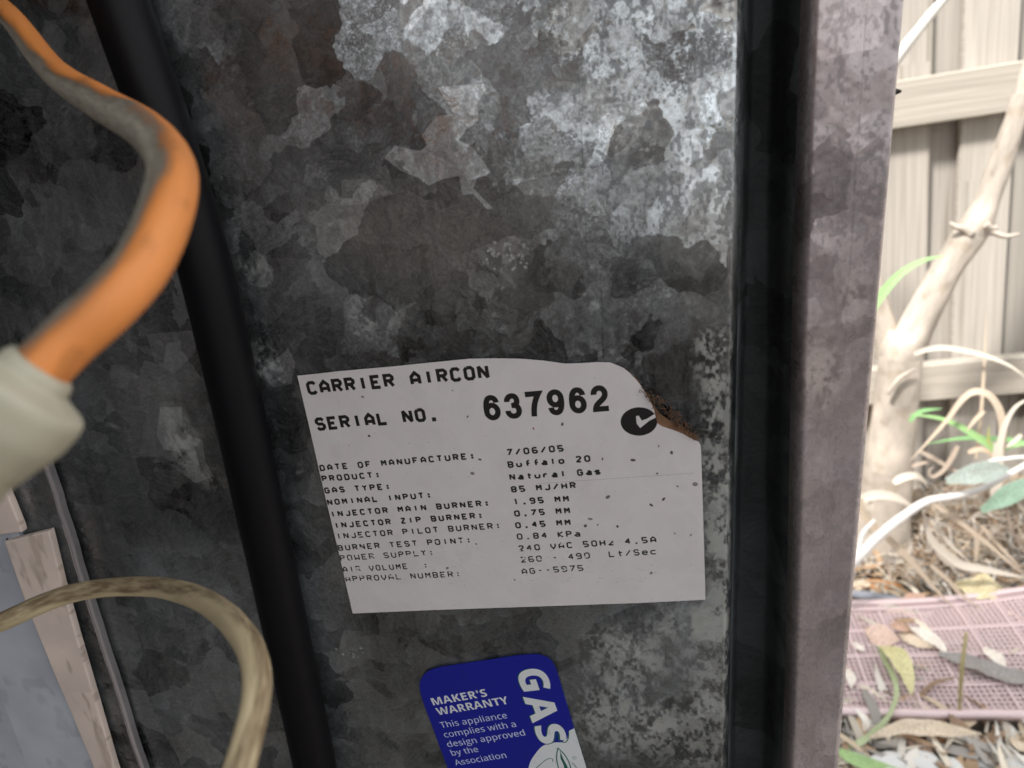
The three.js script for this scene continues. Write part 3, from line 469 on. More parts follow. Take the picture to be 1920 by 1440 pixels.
// ---------------------------------------------------------------- black tube, cables and box inside the cabinet
{
  const m = new THREE.MeshPhysicalMaterial({ color: lin(0.003, 0.0026, 0.004), roughness: 0.5, specularIntensity: 0.45 }), z = 0.0070;
  const pts = [V(-0.135, 0.2, z + 0.004), V(-0.122, 0.1, z + 0.001), V(-0.1150, 0.0327, z), V(-0.111, 0.0046, z), V(-0.1082, -0.0254, z), V(-0.1075, -0.0588, z), V(-0.1075, -0.0965, z), V(-0.1075, -0.1244, z), V(-0.1078, -0.1887, z), V(-0.108, -0.3, z), V(-0.108, -0.6, z), V(-0.108, BOT, z)];
  solo('black_tube', tube(pts, pts.map(() => 0.0065), { seg: 120, rad: 24 }), m, 'black plastic tube running upright against the metal panel', 'tube', null, V(-0.108, BOT, z));
}
{ // orange lead with a grey boot
  const P = [[-60, -30, 0.175], [20, 33, 0.158], [100, 133, 0.148], [187, 192, 0.136], [268, 240, 0.121], [313, 292, 0.107], [322, 353, 0.094], [302, 425, 0.089], [262, 505, 0.085], [203, 572, 0.082], [133, 634, 0.081], [77, 690, 0.080], [40, 727, 0.0795]];
  const R = [20, 21, 26, 33, 38, 43, 47, 50, 51, 52, 52, 52, 52], pts = P.map((p) => PD(...p)), rad = P.map((p, i) => R[i] * p[2] / F);
  const tx = dataTex(256, 512, (u, v, c) => {                        // dust lies along one side; the dark band beside it is painted shading
    const a = Math.abs(u - 0.5) * 2, n = fbm(u * 9, v * 16, 4), f = fbm(u * 40, v * 70, 2), w = 0.26 * sstep(0.6, 0.95, v), d = sstep(0.56 - w, 0.36 - w, a + 0.4 * (n - 0.5)), s = (0.82 + 0.25 * (n - 0.5)) * (1 - 0.55 * sstep(0.22, 0.0, Math.abs(a + w - 0.44 + 0.25 * (n - 0.5)))) * (1 - 0.22 * sstep(0.6, 0.75, fbm(u * 7 + 3, v * 26 + 8, 3)));
    c[0] = (0.95 * (1 - d) + (0.44 + 0.30 * f) * d) * s; c[1] = (0.335 * (1 - d) + (0.39 + 0.27 * f) * d) * s; c[2] = (0.085 * (1 - d) + (0.31 + 0.22 * f) * d) * s;
  }, true);
  const mt = scaled(tx, 1, 1 / new THREE.CatmullRomCurve3(pts, false, 'centripetal').getLength());
  const lead = thing('ignition_lead', 'thick orange cable with dusty side and grey boot, close at left', 'cable', pts[0]);
  part('sleeve', tube(pts, rad, { seg: 90, rad: 28, ref: [V(-0.4, -0.85, 0.25), V(-0.45, -0.8, 0.3), V(-0.95, -0.15, 0.3), V(-0.85, 0.4, 0.3), V(-0.7, 0.65, 0.25)] }), new THREE.MeshStandardMaterial({ map: mt, roughness: 0.55 }), lead);
  const a = PD(77, 690, 0.080), b = PD(-70, 848, 0.078), ax = b.clone().sub(a).normalize(), k = 0.080 / F;
  const prof = [[0, -6], [50, -6], [62, -2], [68, 10], [72, 22], [100, 34], [120, 42], [128, 56], [130, 80], [129, 112], [124, 135], [112, 180], [104, 230], [100, 420], [0, 425]].map(([r, y]) => new THREE.Vector2(r * k, y * k));
  const g = new THREE.LatheGeometry(new THREE.SplineCurve(prof).getPoints(60), 40); g.applyQuaternion(new THREE.Quaternion().setFromUnitVectors(V(0, 1, 0), ax)); g.translate(a.x, a.y, a.z);
  const bt = dataTex(128, 128, (u, v, c) => { const n = fbm(u * 7, v * 5, 3); c[0] = 0.47 + 0.12 * (n - 0.5); c[1] = 0.435 + 0.12 * (n - 0.5); c[2] = 0.33 + 0.12 * (n - 0.5); }, true);
  part('boot', g, new THREE.MeshStandardMaterial({ map: bt, roughness: 0.6 }), lead).userData.label = 'blurred grey-beige insulating boot';
}
{ // dirty beige cable
  const P = [[-120, 1205, 0.178], [0, 1167, 0.176], [67, 1137, 0.175], [133, 1113, 0.173], [200, 1102, 0.17], [283, 1100, 0.162], [350, 1113, 0.15], [402, 1138, 0.138], [443, 1175, 0.127], [471, 1220, 0.119], [482, 1267, 0.114], [478, 1327, 0.109], [464, 1387, 0.105], [446, 1450, 0.101], [410, 1560, 0.096]];
  const R = [18, 18, 18, 17.5, 17, 18.5, 21, 23, 25, 26.5, 27, 27.5, 29, 31, 33], pts = P.map((p) => PD(...p)), rad = P.map((p, i) => R[i] * p[2] / F);
  const tx = dataTex(256, 512, (u, v, c) => {
    const a = Math.abs(u - 0.5) * 2, n = fbm(u * 6, v * 16, 4), f = fbm(u * 18 + 5, v * 46, 4), d = clamp(sstep(0.62, 0.3, a + 0.5 * (n - 0.5)) * (0.45 + 1.3 * (f - 0.3)));
    const e = 0.9 + 0.3 * (n - 0.5); c[0] = (0.74 * (1 - d) + 0.24 * d) * e; c[1] = (0.60 * (1 - d) + 0.165 * d) * e; c[2] = (0.37 * (1 - d) + 0.09 * d) * e;
  }, true);
  solo('beige_cable', tube(pts, rad, { seg: 90, rad: 20, rough: 0.05, ref: [V(0, 0.95, 0.25), V(0.1, 0.95, 0.25), V(0.7, 0.65, 0.3), V(0.95, 0.1, 0.3), V(0.9, -0.1, 0.4)] }), new THREE.MeshStandardMaterial({ map: scaled(tx, 1, 6), roughness: 0.8, bumpMap: scaled(tx, 1, 6), bumpScale: 0.0002 }), 'dirt-stained beige cable looping over the pale box corner', 'cable', null, pts[1].clone());
}

{ // pale box in the lower left with cream corner trim
  const box = thing('control_box', 'pale blue-grey metal box with cream edge trim, lower left', 'box', V(-0.22, -0.33, 0.006));
  const paint = dataTex(256, 256, (u, v, c) => { const n = fbm(u * 5, v * 5, 4), s = sstep(0.62, 0.75, fbm(u * 22 + 9, v * 16, 3)); const k = 1 + 0.55 * (n - 0.5) - 0.15 * s; c[0] = 0.52 * k; c[1] = 0.545 * k; c[2] = 0.60 * k; }, true);
  const blue = new THREE.MeshStandardMaterial({ map: scaled(paint, 9, 9), roughness: 0.5 }), cream = new THREE.MeshStandardMaterial({ color: lin(1, 0.83, 0.73), map: (() => { const t = dataTex(256, 256, (u, v, c) => { const n = fbm(u * 6, v * 6, 4), f = sstep(0.55, 0.75, fbm(u * 30, v * 9 + 4, 3)); const k = 0.82 * (1 + 0.3 * (n - 0.5)) * (1 - 0.35 * f * n * 1.6); c[0] = k; c[1] = k * (1 - 0.03 * f); c[2] = k * (1 - 0.07 * f); }, true); t.repeat.set(12, 12); return t; })(), roughness: 0.5 }), trimShade = std(0.05, 0.02, 0.018, 0.9);
  const quad = (l, z0, z1) => { const s = new THREE.Shape(l.map(([x, y]) => new THREE.Vector2(x, y))); const g = new THREE.ExtrudeGeometry(s, { depth: z1 - z0 - 0.0010, bevelEnabled: true, bevelSize: 0.0004, bevelThickness: 0.0005, bevelSegments: 2 }); g.translate(0, 0, z0 + 0.0005); return g; };
  const q = (list, z) => list.map(([x, y]) => { const p = PZ(x, y, z); return [p.x, p.y]; });
  const left = q([[10, 1018], [50, 1134], [103, 1264], [140, 1350], [177, 1440]], 0.0055), right = q([[90, 998], [114, 1098], [144, 1204], [174, 1306], [213, 1440]], 0.0055);
  const lb = left[4][0], rb = right[4][0];
  part('panel', quad([[left[0][0] + 0.003, left[0][1] + 0.004], [-0.30, -0.098], [-0.30, -0.32], [lb + 0.003, -0.32], [left[2][0] + 0.003, left[2][1]]], 0.0012, 0.0034), blue, box);
  part('seam_shade', quad([...left.map(([x, y]) => [x - 0.0009, y]), [lb - 0.0009, -0.32], [lb + 0.001, -0.32], ...left.map(([x, y]) => [x + 0.001, y - 0.001]).reverse()], 0.0012, 0.0041), trimShade, box);  // dark strip standing in for the shadow along the trim edge
  part('edge_trim', quad([...left, [lb, -0.32], [rb, -0.32], ...right.reverse()], 0.0030, 0.0055), cream, box);
  part('upper_trim', quad([[-0.30, left[0][1] + 0.009], [-0.30, -0.05], ...q([[0, 900], [36, 988], [38, 996], [0, 1001]], 0.0055)], 0.0030, 0.0055), cream, box);
}
{ // folded metal rail beside the box
  const rail = thing('mounting_rail', 'narrow galvanised rail with shiny folded edge beside the pale box', 'rail', V(-0.1665, -0.34, 0.004));
  const ys = []; for (let y = -0.34; y <= -0.058; y += 0.006) ys.push(y);
  const e = PZ(153, 1087, 0.0036).x;
  part('web', sheet([[e - 0.045, 0.0018], [e - 0.02, 0.0018], [e - 0.008, 0.0018], [e - 0.0035, 0.0019], [e - 0.0012, 0.0028]], 0.0006, ys, 0.16), GALV, rail);
  part('folded_edge', sheet([[e - 0.0011, 0.0029], ...arcPts(e - 0.0001, 0.0030, 0.0009, 170, -10, 8), [e + 0.0008, 0.0012]], 0.0003, ys, 0.2, (p) => { p[0] += 0.0004 * (noise(p[1] * 160, 3) - 0.5); p[2] += 0.0004 * (noise(p[1] * 90, 9) - 0.5); }), new THREE.MeshStandardMaterial({ color: lin(0.62, 0.58, 0.6), roughness: 0.38, metalness: 0.7, roughnessMap: GALV.roughnessMap }), rail);
}

// ---------------------------------------------------------------- shrub
const barkTex = dataTex(256, 512, (u, v, c) => { const n = fbm(u * 8, v * 6, 4), l = fbm(u * 30, v * 12, 3), k = sstep(0.6, 0.75, fbm(u * 10 + 4, v * 9 + 2, 3)), s = 0.50 + 0.30 * (n - 0.5) + 0.12 * (l - 0.5); c[0] = s * (1 - 0.13 * k); c[1] = s * 0.87 * (1 - 0.16 * k); c[2] = s * 0.73 * (1 - 0.2 * k); }, true);
const bark = new THREE.MeshStandardMaterial({ map: scaled(barkTex, 1, 5), bumpMap: scaled(barkTex, 1, 5), bumpScale: 0.003, roughness: 0.8 });
const limb = (l, z, o) => { const pts = l.map(([x, y, , dz]) => PZ(x, y, z + (dz ?? 0))), rad = l.map(([x, y, w, dz], i) => { const t = (z + (dz ?? 0) - CAM.z) / ray(x, y).z; return w / 2 * t / F; }); return tube(pts, rad, o); };
{
  const z = -1.08, base = PZ(1655, 1040, z);
  const tr = thing('bare_shrub', 'pale bare-branched shrub with forked trunk in front of the fence', 'shrub', base);
  part('trunk', limb([[1648, 1060, 108], [1655, 960, 94], [1667, 860, 80], [1679, 770, 74], [1686, 700, 72], [1692, 655, 74], [1702, 625, 66]], z, { seg: 40, rad: 20, rough: 0.22 }), bark, tr);
  part('branch', limb([[1698, 655, 66], [1720, 605, 60], [1752, 545, 56], [1785, 490, 52], [1815, 445, 58], [1832, 418, 56], [1848, 385, 45], [1868, 330, 42], [1890, 265, 39], [1914, 190, 36], [1950, 80, 32], [2010, -90, 26]], z, { seg: 60, rad: 16, rough: 0.24 }), bark, tr);
  part('branch', limb([[1682, 690, 60], [1668, 650, 50], [1648, 590, 46], [1625, 500, 40], [1610, 400, 36], [1600, 250, 30]], z - 0.02, { seg: 30, rad: 14, rough: 0.2 }), bark, tr);
  part('twig', limb([[1822, 440, 16], [1806, 428, 13], [1790, 424, 11], [1781, 417, 6]], z + 0.02, { seg: 14, rad: 8, rough: 0.3 }), bark, tr);
  part('twig', limb([[1838, 428, 16], [1862, 436, 11], [1885, 443, 9], [1911, 439, 5]], z + 0.01, { seg: 14, rad: 8, rough: 0.3 }), bark, tr);
  part('twig', limb([[1848, 420, 14], [1860, 428, 11], [1870, 426, 8]], z + 0.03, { seg: 10, rad: 8, rough: 0.3 }), bark, tr);
  part('twig', limb([[1660, 140, 22], [1697, 88, 21], [1722, 56, 19], [1748, 24, 18], [1775, -8, 16], [1830, -80, 12]], z + 0.16, { seg: 24, rad: 10, rough: 0.25 }), std(0.72, 0.68, 0.62, 0.75), tr).userData.label = 'bleached thin branch at the top';
  part('twig', limb([[1664, 738, 9], [1688, 708, 8], [1716, 692, 5]], z + 0.042, { seg: 14, rad: 8, rough: 0.3 }), bark, tr);
}

const leafTex = dataTex(128, 256, (u, v, c) => { const a = Math.abs(u - 0.5) * 2, n = fbm(u * 6, v * 7, 4), f = fbm(u * 26, v * 30, 2), vein = sstep(0.35, 0.0, Math.abs(((v * 9 + a * 1.1) % 1) - 0.5)) * 0.08, k = 0.86 + 0.42 * (n - 0.5) + 0.14 * (f - 0.5) + 0.14 * sstep(0.07, 0.0, a) - vein - 0.35 * sstep(0.66, 0.78, n); c[0] = k; c[1] = k * (0.97 - 0.05 * (1 - n)); c[2] = k * (0.93 - 0.1 * (1 - n)); }, true);
const lf = (r, g, b, q) => { const m = scaled(leafTex, 1, 16); return new THREE.MeshStandardMaterial({ color: lin(Math.min(1, r * 1.12), g * 1.12, b * 1.12), roughness: q, map: m, bumpMap: m, bumpScale: 0.0008 }); };
// ---------------------------------------------------------------- grasses
const green = std(0.30, 0.50, 0.20, 0.5), green2 = std(0.22, 0.42, 0.17, 0.5), straw = std(0.60, 0.49, 0.37, 0.7), straw2 = std(0.56, 0.43, 0.31, 0.75), strawPale = std(0.66, 0.59, 0.49, 0.7), straw3 = std(0.46, 0.37, 0.29, 0.8);
const blade = (l, w, z, o = {}) => { const n = l.length - 1; const pts = l.map(([x, y, dz], i) => PZ(x, y, z + (dz ?? 0))); const k = (z - CAM.z) / ray(l[0][0], l[0][1]).z / F; return ribbon(pts, (o.leaf ? leafW(w * k) : o.even ? [w * k * 0.8, w * k, w * k, w * k * 0.7] : bladeW(w * k)), { seg: 8 * n, th: 0.0007, ...o }); };
{
  const t = thing('green_grass', 'green strap-leaved grass growing beside the trunk base', 'grass', PZ(1872, 930, -1.0));
  part('blade', blade([[1872, 930], [1868, 850], [1830, 818], [1768, 786], [1706, 777]], 14, -1.0), green, t);
  part('blade', blade([[1875, 930, 0.02], [1872, 850], [1925, 832], [1960, 840]], 10, -1.0), green, t);
  part('blade', blade([[1960, 850, -0.05], [1910, 828, -0.05], [1870, 823, -0.05], [1800, 822, -0.05], [1736, 833, -0.05]], 10, -1.0), green2, t);
  part('blade', blade([[1705, 790, -0.02], [1725, 772, -0.02], [1766, 766, -0.02]], 8, -1.0), green2, t);
  part('blade', blade([[1856, 850, 0], [1853, 815, 0], [1855, 798, 0]], 6, -1.0), std(0.4, 0.42, 0.14, 0.6), t);
  part('blade', blade([[1600, 640, 0.08], [1640, 570, 0.08], [1690, 512, 0.08], [1735, 487, 0.08], [1770, 480, 0.08]], 16, -1.0), green, t);
}
const dryGrass = (label, list) => { const t = thing('dry_grass', label, 'dry grass', PZ(list[0][0][0][0], list[0][0][0][1], list[0][2])); for (const [l, w, z, m, o] of list) part('blade', blade(l, w, z, o), m, t); };
dryGrass('tall arching straw-coloured grass blades in front of lower fence rail', [
  [[[1868, 915], [1874, 860], [1880, 810], [1872, 765], [1850, 738], [1826, 734], [1805, 748], [1775, 788], [1740, 828], [1708, 862]], 13, -0.98, straw],
  [[[1868, 925], [1872, 850], [1885, 795], [1905, 762], [1940, 742]], 13, -0.97, strawPale],
  [[[1866, 940], [1869, 880], [1872, 830]], 20, -0.96, strawPale, { even: true }],
  [[[1830, 860], [1838, 790], [1845, 690], [1850, 582]], 6, -1.02, straw],
  [[[1714, 664], [1740, 655], [1768, 652], [1820, 660], [1862, 672], [1900, 690], [1930, 715]], 9, -1.0, strawPale],
  [[[1815, 848], [1838, 842], [1856, 850], [1868, 872]], 9, -0.98, straw2],
  [[[1725, 846], [1755, 862], [1790, 882], [1830, 896]], 8, -1.01, straw3],
  [[[1796, 836], [1782, 862], [1766, 884], [1748, 894], [1742, 884], [1752, 874]], 9, -1.0, straw3],
  [[[1710, 874], [1740, 866], [1760, 866]], 6, -1.02, straw3],
  [[[1845, 770], [1826, 790], [1810, 812]], 8, -1.0, straw],
  [[[1915, 815], [1896, 832], [1880, 842]], 8, -0.98, strawPale],
]);
dryGrass('curled pale dead strap leaves at the foot of the trunk', [
  [[[1612, 950], [1618, 936], [1640, 928], [1670, 930], [1698, 942], [1716, 956]], 17, -0.90, strawPale],
  [[[1612, 935], [1618, 960], [1636, 985], [1668, 1012], [1712, 1056], [1750, 1100], [1786, 1138]], 14, -0.88, straw],
  [[[1635, 940], [1630, 960], [1636, 985]], 11, -0.9, strawPale],
  [[[1676, 906], [1692, 896], [1714, 892], [1730, 900], [1738, 912]], 14, -0.93, strawPale, { twist: 1.4 }],
  [[[1660, 1040], [1680, 1052], [1698, 1042], [1706, 1020], [1700, 1000], [1684, 992]], 10, -0.89, strawPale],
  [[[1730, 955], [1738, 985], [1745, 1008], [1768, 1034], [1802, 1058], [1850, 1068], [1925, 1084]], 17, -0.90, strawPale, { leaf: true }],
  [[[1748, 1010], [1770, 1050], [1816, 1074]], 8, -0.9, strawPale],
  [[[1750, 945], [1790, 972], [1840, 1010], [1885, 1048], [1925, 1082]], 9, -0.92, straw],
  [[[1840, 985], [1872, 1022], [1920, 1072]], 7, -0.93, straw],
  [[[1745, 975], [1780, 1018], [1820, 1056]], 7, -0.93, strawPale],
  [[[1832, 1000], [1831, 1030], [1828, 1056]], 8, -0.92, straw],
  [[[1745, 1060], [1775, 1085], [1800, 1112], [1840, 1142]], 8, -0.88, straw],
  [[[1662, 1052], [1668, 1075], [1674, 1100]], 7, -0.88, straw],
  [[[1886, 950], [1900, 1000], [1930, 1050]], 6, -0.95, straw3],
]);
// ---------------------------------------------------------------- fallen branch with blue-green leaves
{
  const t = thing('fallen_branch', 'bleached stick lying by the trunk, bearing blue-green leaves', 'branch', PG(1610, 1045));
  const w = std(0.74, 0.70, 0.66, 0.7), leaf = lf(0.42, 0.50, 0.47, 0.3), leaf2 = lf(0.26, 0.40, 0.31, 0.3);
  const s = (l, o) => { const pts = l.map(([x, y, , z]) => PZ(x, y, z)), rad = l.map(([x, y, q, z]) => q / 2.7 * (z - CAM.z) / ray(x, y).z / F); return tube(pts, rad, { seg: 40, rad: 12, rough: 0.28, ...o }); };
  part('stem', s([[1560, 1090, 30, -0.83], [1608, 1044, 28, -0.84], [1640, 1012, 25, -0.85], [1688, 972, 23, -0.865], [1738, 940, 20, -0.88], [1790, 930, 18, -0.89], [1840, 916, 17, -0.90], [1890, 890, 15, -0.91], [1960, 850, 13, -0.92]]), w, t);
  part('twig', s([[1608, 1044, 18, -0.84], [1618, 1000, 12, -0.85], [1640, 975, 8, -0.86]], { seg: 14 }), w, t);
  part('twig', s([[1820, 896, 6, -0.9], [1850, 868, 9, -0.905], [1890, 860, 10, -0.91], [1940, 856, 10, -0.92]], { seg: 20 }), w, t);
  const k = 1.05 / F;
  const foliage = (name, l, wd, m, o) => part('leaf', ribbon(l.map(([x, y, z]) => PZ(x, y, z)), leafW(wd * k, 0.3), { seg: 20, th: 0.0008, fold: 0.15, wob: 0.12, ...o }), m, t);
  foliage('leaf', [[1892, 880, -0.9], [1850, 884, -0.885], [1810, 892, -0.878], [1774, 902, -0.88]], 42, leaf);
  foliage('leaf', [[1940, 898, -0.91], [1905, 920, -0.89], [1870, 940, -0.88], [1840, 958, -0.878]], 38, leaf2);
}

// ---------------------------------------------------------------- mauve plastic grate on the ground
const mauve = std(0.68, 0.53, 0.53, 0.6);
const grateY = (x, z) => GROUND + 0.016 + 0.030 * sstep(0.42, 0.75, x) * sstep(-0.75, -0.95, z) + 0.014 * (fbm(x * 6, z * 6, 2) - 0.5);
{
  const x0 = 0.16, x1 = 1.04, zn = (x) => -0.655 - 0.03 * (x - 0.24), zf = (x) => -0.868 - 0.16 * Math.max(0, x - 0.34);
  const t = thing('plastic_grate', 'mauve plastic mesh panel lying on the leaf litter', 'mesh panel', V(0.5, GROUND, -0.66));
  const strip = (a, b, n, w, h, rise = 0) => {                      // a bar from a to b that follows the panel's sag
    const pos = [], uv = [], idx = [], d = V(b[0] - a[0], 0, b[1] - a[1]).normalize(), s = V(-d.z, 0, d.x);
    for (let i = 0; i <= n; i++) { const x = a[0] + (b[0] - a[0]) * i / n, z = a[1] + (b[1] - a[1]) * i / n, y = grateY(x, z) + rise; for (const [u, v] of [[-1, 0], [-0.8, 1], [0.8, 1], [1, 0]]) { pos.push(x + s.x * w / 2 * u, y + h * v, z + s.z * w / 2 * u); uv.push(u, i); } if (i < n) for (let j = 0; j < 4; j++) { const q = i * 4 + j, r = i * 4 + (j + 1) % 4; idx.push(q, r, q + 4, r, r + 4, q + 4); } }
    return geo(pos, uv, idx);
  };
  const thin = [], P = 0.0072; let i = 0;
  const ribs = [];
  for (let x = x0 + P; x < x1; x += P, i++) { const g = strip([x, zn(x)], [x, zf(x)], 10, i % 8 ? 0.0024 : 0.0044, i % 8 ? 0.003 : 0.005); (i % 8 ? thin : ribs).push(g); }
  const N = 30; for (let j = 1; j < N; j++) { const q = j / N, g = strip([x0, zn(x0) + (zf(x0) - zn(x0)) * q], [x1, zn(x1) + (zf(x1) - zn(x1)) * q], 20, j % 7 ? 0.0025 : 0.0046, j % 7 ? 0.0026 : 0.0045, 0.0003); (j % 7 ? thin : ribs).push(g); }
  part('lattice', mergeGeometries(thin), mauve, t, true);
  for (const g of ribs) part('rib', g, mauve, t);
  const xs = [x0, x1]; part('rim', mergeGeometries([strip([x0, zn(x0)], [x1, zn(x1)], 24, 0.012, 0.009), strip([x0, zf(x0)], [x1, zf(x1)], 24, 0.010, 0.008), ...xs.map((x) => strip([x, zn(x)], [x, zf(x)], 8, 0.01, 0.008))]), mauve, t);
}

// ---------------------------------------------------------------- fallen leaves one can pick out
const dl = (label, l, w, m, o = {}) => { const k = 1.1 / F, pts = l.map(([x, y, h]) => PG(x, y, h ?? 0.012)); return solo('dry_leaf', ribbon(pts, o.even ? [w * k * 0.6, w * k, w * k, w * k * 0.5] : leafW(w * k), { seg: 18, th: 0.0006, face: V(0.1, 0.8, 0.55), fold: 0.1, wob: 0.25, ...o }), m, label, 'dry leaf'); };
const cream = lf(0.70, 0.60, 0.48, 0.7), whit = lf(0.78, 0.74, 0.70, 0.7), tan = lf(0.46, 0.24, 0.10, 0.75), pink = lf(0.55, 0.38, 0.30, 0.75), yell = lf(0.64, 0.58, 0.38, 0.65), brn = lf(0.30, 0.17, 0.09, 0.8), gry = lf(0.30, 0.29, 0.29, 0.8);
dl('orange-brown curled leaf on litter beside the cabinet edge', [[1612, 1090], [1640, 1096], [1668, 1100], [1694, 1098]], 26, tan);
dl('small cream leaf left of the orange-brown leaf', [[1596, 1098], [1614, 1094], [1634, 1096]], 20, cream);
dl('pinkish tan leaf at the far rim of the mesh panel', [[1692, 1142], [1704, 1130], [1724, 1124], [1748, 1132]], 34, pink);
dl('broad yellowish crumpled leaf behind the mesh panel', [[1790, 1092, 0.02], [1825, 1098, 0.03], [1860, 1106, 0.03], [1896, 1112, 0.02]], 50, yell, { wob: 0.5 });
dl('thin golden leaf at the right behind the mesh panel', [[1898, 1106], [1920, 1104], [1950, 1100]], 14, lf(0.6, 0.5, 0.18, 0.7));
dl('large pale pink leaf lying flat on the mesh panel', [[1622, 1182, 0.026], [1650, 1190, 0.028], [1686, 1200, 0.026]], 46, lf(0.62, 0.47, 0.41, 0.7), { fold: 0.02 });
dl('small tan curled leaf on top of the mesh panel', [[1668, 1170, 0.028], [1684, 1176, 0.034], [1704, 1182, 0.028]], 18, pink, { curl: 0.5 });
dl('long white leaf slanting across the mesh panel', [[1706, 1176, 0.028], [1735, 1190, 0.03], [1758, 1206, 0.03], [1778, 1228, 0.028]], 24, whit);
dl('cream pointed leaf under the white slanting leaf', [[1684, 1188, 0.024], [1715, 1202, 0.026], [1752, 1214, 0.024]], 20, cream);
dl('yellow-green long leaf drooping over the mesh panel', [[1650, 1212, 0.03], [1674, 1222, 0.045], [1696, 1254, 0.04], [1709, 1302, 0.028]], 34, lf(0.62, 0.60, 0.34, 0.6), { fold: 0.2 });
dl('white leaf on the mesh panel at the right', [[1846, 1212, 0.03], [1864, 1228, 0.036], [1888, 1252, 0.03]], 26, whit);
dl('white scrap of leaf against the cabinet edge', [[1586, 1252, 0.022], [1594, 1268, 0.026], [1596, 1290, 0.022]], 20, whit);
dl('small white leaf near the rim beside the cabinet edge', [[1600, 1204, 0.022], [1612, 1214, 0.026], [1622, 1222, 0.022]], 14, whit);
dl('long cream leaf along the front rim of the mesh panel', [[1630, 1384, 0.02], [1660, 1374, 0.03], [1700, 1362, 0.035], [1745, 1366, 0.03], [1800, 1372, 0.025], [1840, 1376, 0.02]], 24, cream, { wob: 0.35 });
dl('tan leaf tip hanging below the front rim', [[1690, 1374, 0.012], [1716, 1392, 0.012], [1735, 1402, 0.01], [1752, 1412, 0.008]], 18, pink);
dl('grey-cream leaf in the litter at the right below the rim', [[1806, 1384, 0.008], [1830, 1400, 0.012], [1852, 1416, 0.01]], 20, cream);
dl('rust brown leaf in shade under the front rim', [[1745, 1378, 0.006], [1766, 1386, 0.008], [1786, 1392, 0.006]], 20, brn);
dl('pale leaf at the right edge beside the rim', [[1898, 1382, 0.012], [1912, 1396, 0.016], [1930, 1408, 0.012]], 20, cream);
solo('bark_strip', (() => { const l = [[1760, 1226], [1800, 1238], [1845, 1254], [1885, 1268], [1950, 1272]].map(([x, y]) => PG(x, y, 0.028)); return ribbon(l, [0.006, 0.02, 0.026, 0.02, 0.012], { seg: 24, th: 0.003, face: V(0.1, 0.9, 0.4), curl: 0.5, fold: 0, wob: 0.3 }); })(), gry, 'curled grey strip of bark on the mesh panel at right', 'bark');
solo('grey_stick', (() => { const l = [[1590, 1112], [1625, 1118], [1660, 1124], [1694, 1128]].map(([x, y]) => PG(x, y, 0.012)); return tube(l, [0.006, 0.0085, 0.009, 0.006], { seg: 20, rad: 10, rough: 0.35 }); })(), std(0.26, 0.27, 0.30, 0.75), 'short blue-grey stick on the litter beside the cabinet edge', 'stick');
solo('thin_stick', (() => { const l = [[1585, 1142], [1630, 1134], [1680, 1140], [1740, 1156]].map(([x, y]) => PG(x, y, 0.014)); return tube(l, [0.003, 0.0045, 0.004, 0.0025], { seg: 24, rad: 8, rough: 0.3 }); })(), std(0.42, 0.38, 0.32, 0.75), 'thin curved grey stick behind the mesh panel', 'stick');
solo('dry_stalk', (() => { const a = PG(1799, 1334, 0.02), z = a.z; return tube([a, PZ(1801, 1290, z), PZ(1805, 1240, z), PZ(1812, 1186, z - 0.01)], [0.0022, 0.0026, 0.003, 0.0022], { seg: 18, rad: 8, rough: 0.2 }); })(), std(0.45, 0.38, 0.2, 0.7), 'single upright dry stalk poking through the mesh panel', 'stalk');
solo('grass_runner', (() => { const l = [[1648, 1212, 0.03], [1660, 1240, 0.03], [1674, 1266, 0.03], [1681, 1296, 0.028], [1674, 1326, 0.026], [1656, 1356, 0.022], [1622, 1386, 0.016], [1580, 1408, 0.012]].map(([x, y, h]) => PG(x, y, h)); return ribbon(l, [0.005, 0.008, 0.008, 0.006, 0.005, 0.007, 0.008, 0.006], { seg: 40, th: 0.002, face: V(0, 0.8, 0.5) }); })(), lf(0.44, 0.53, 0.32, 0.55), 'curved green runner crossing the mesh panel rim', 'grass runner');
solo('green_leaf', (() => { const l = [[1560, 1400, 0.02], [1590, 1418, 0.022], [1630, 1434, 0.02], [1690, 1446, 0.014]].map(([x, y, h]) => PG(x, y, h)); return ribbon(l, leafW(0.016, 0.3), { seg: 20, th: 0.0008, face: V(0, 0.8, 0.5), fold: 0.25 }); })(), lf(0.33, 0.52, 0.22, 0.45), 'bright green leaf at the bottom by the cabinet edge', 'leaf');
function pebble(x, y, r, m, label) {
  const g = new THREE.IcosahedronGeometry(1, 3), p = g.attributes.position, s = rnd() * 60, q = PG(x, y, r * 0.35);
  for (let i = 0; i < p.count; i++) { const a = V(p.getX(i), p.getY(i), p.getZ(i)), k = 0.6 + 0.75 * fbm(a.x * 1.6 + s, a.y * 1.6 + a.z * 2.1 + s, 4); p.setXYZ(i, a.x * k * r * 1.3, a.y * k * r * 0.62, a.z * k * r); }
  const h = mergeVertices(g.deleteAttribute('normal')); h.computeVertexNormals(); h.rotateY(rnd() * 6); h.translate(q.x, q.y, q.z); return solo('pebble', h, m, label, 'stone');
}
const wst = std(0.62, 0.61, 0.59, 0.9), gst = std(0.36, 0.35, 0.34, 0.9);
pebble(1664, 1440, 0.021, wst, 'large white stone at the bottom beside the green leaf');
pebble(1735, 1436, 0.018, wst, 'white stone between the large white stone and grey stones');
pebble(1788, 1444, 0.014, wst, 'small white stone at the bottom edge right of centre');
pebble(1868, 1412, 0.013, gst, 'grey stone in the litter below the mesh panel rim');
pebble(1845, 1434, 0.012, gst, 'small grey stone at the bottom edge beside the litter');
pebble(1916, 1442, 0.018, wst, 'white stone in the bottom right corner of the litter');

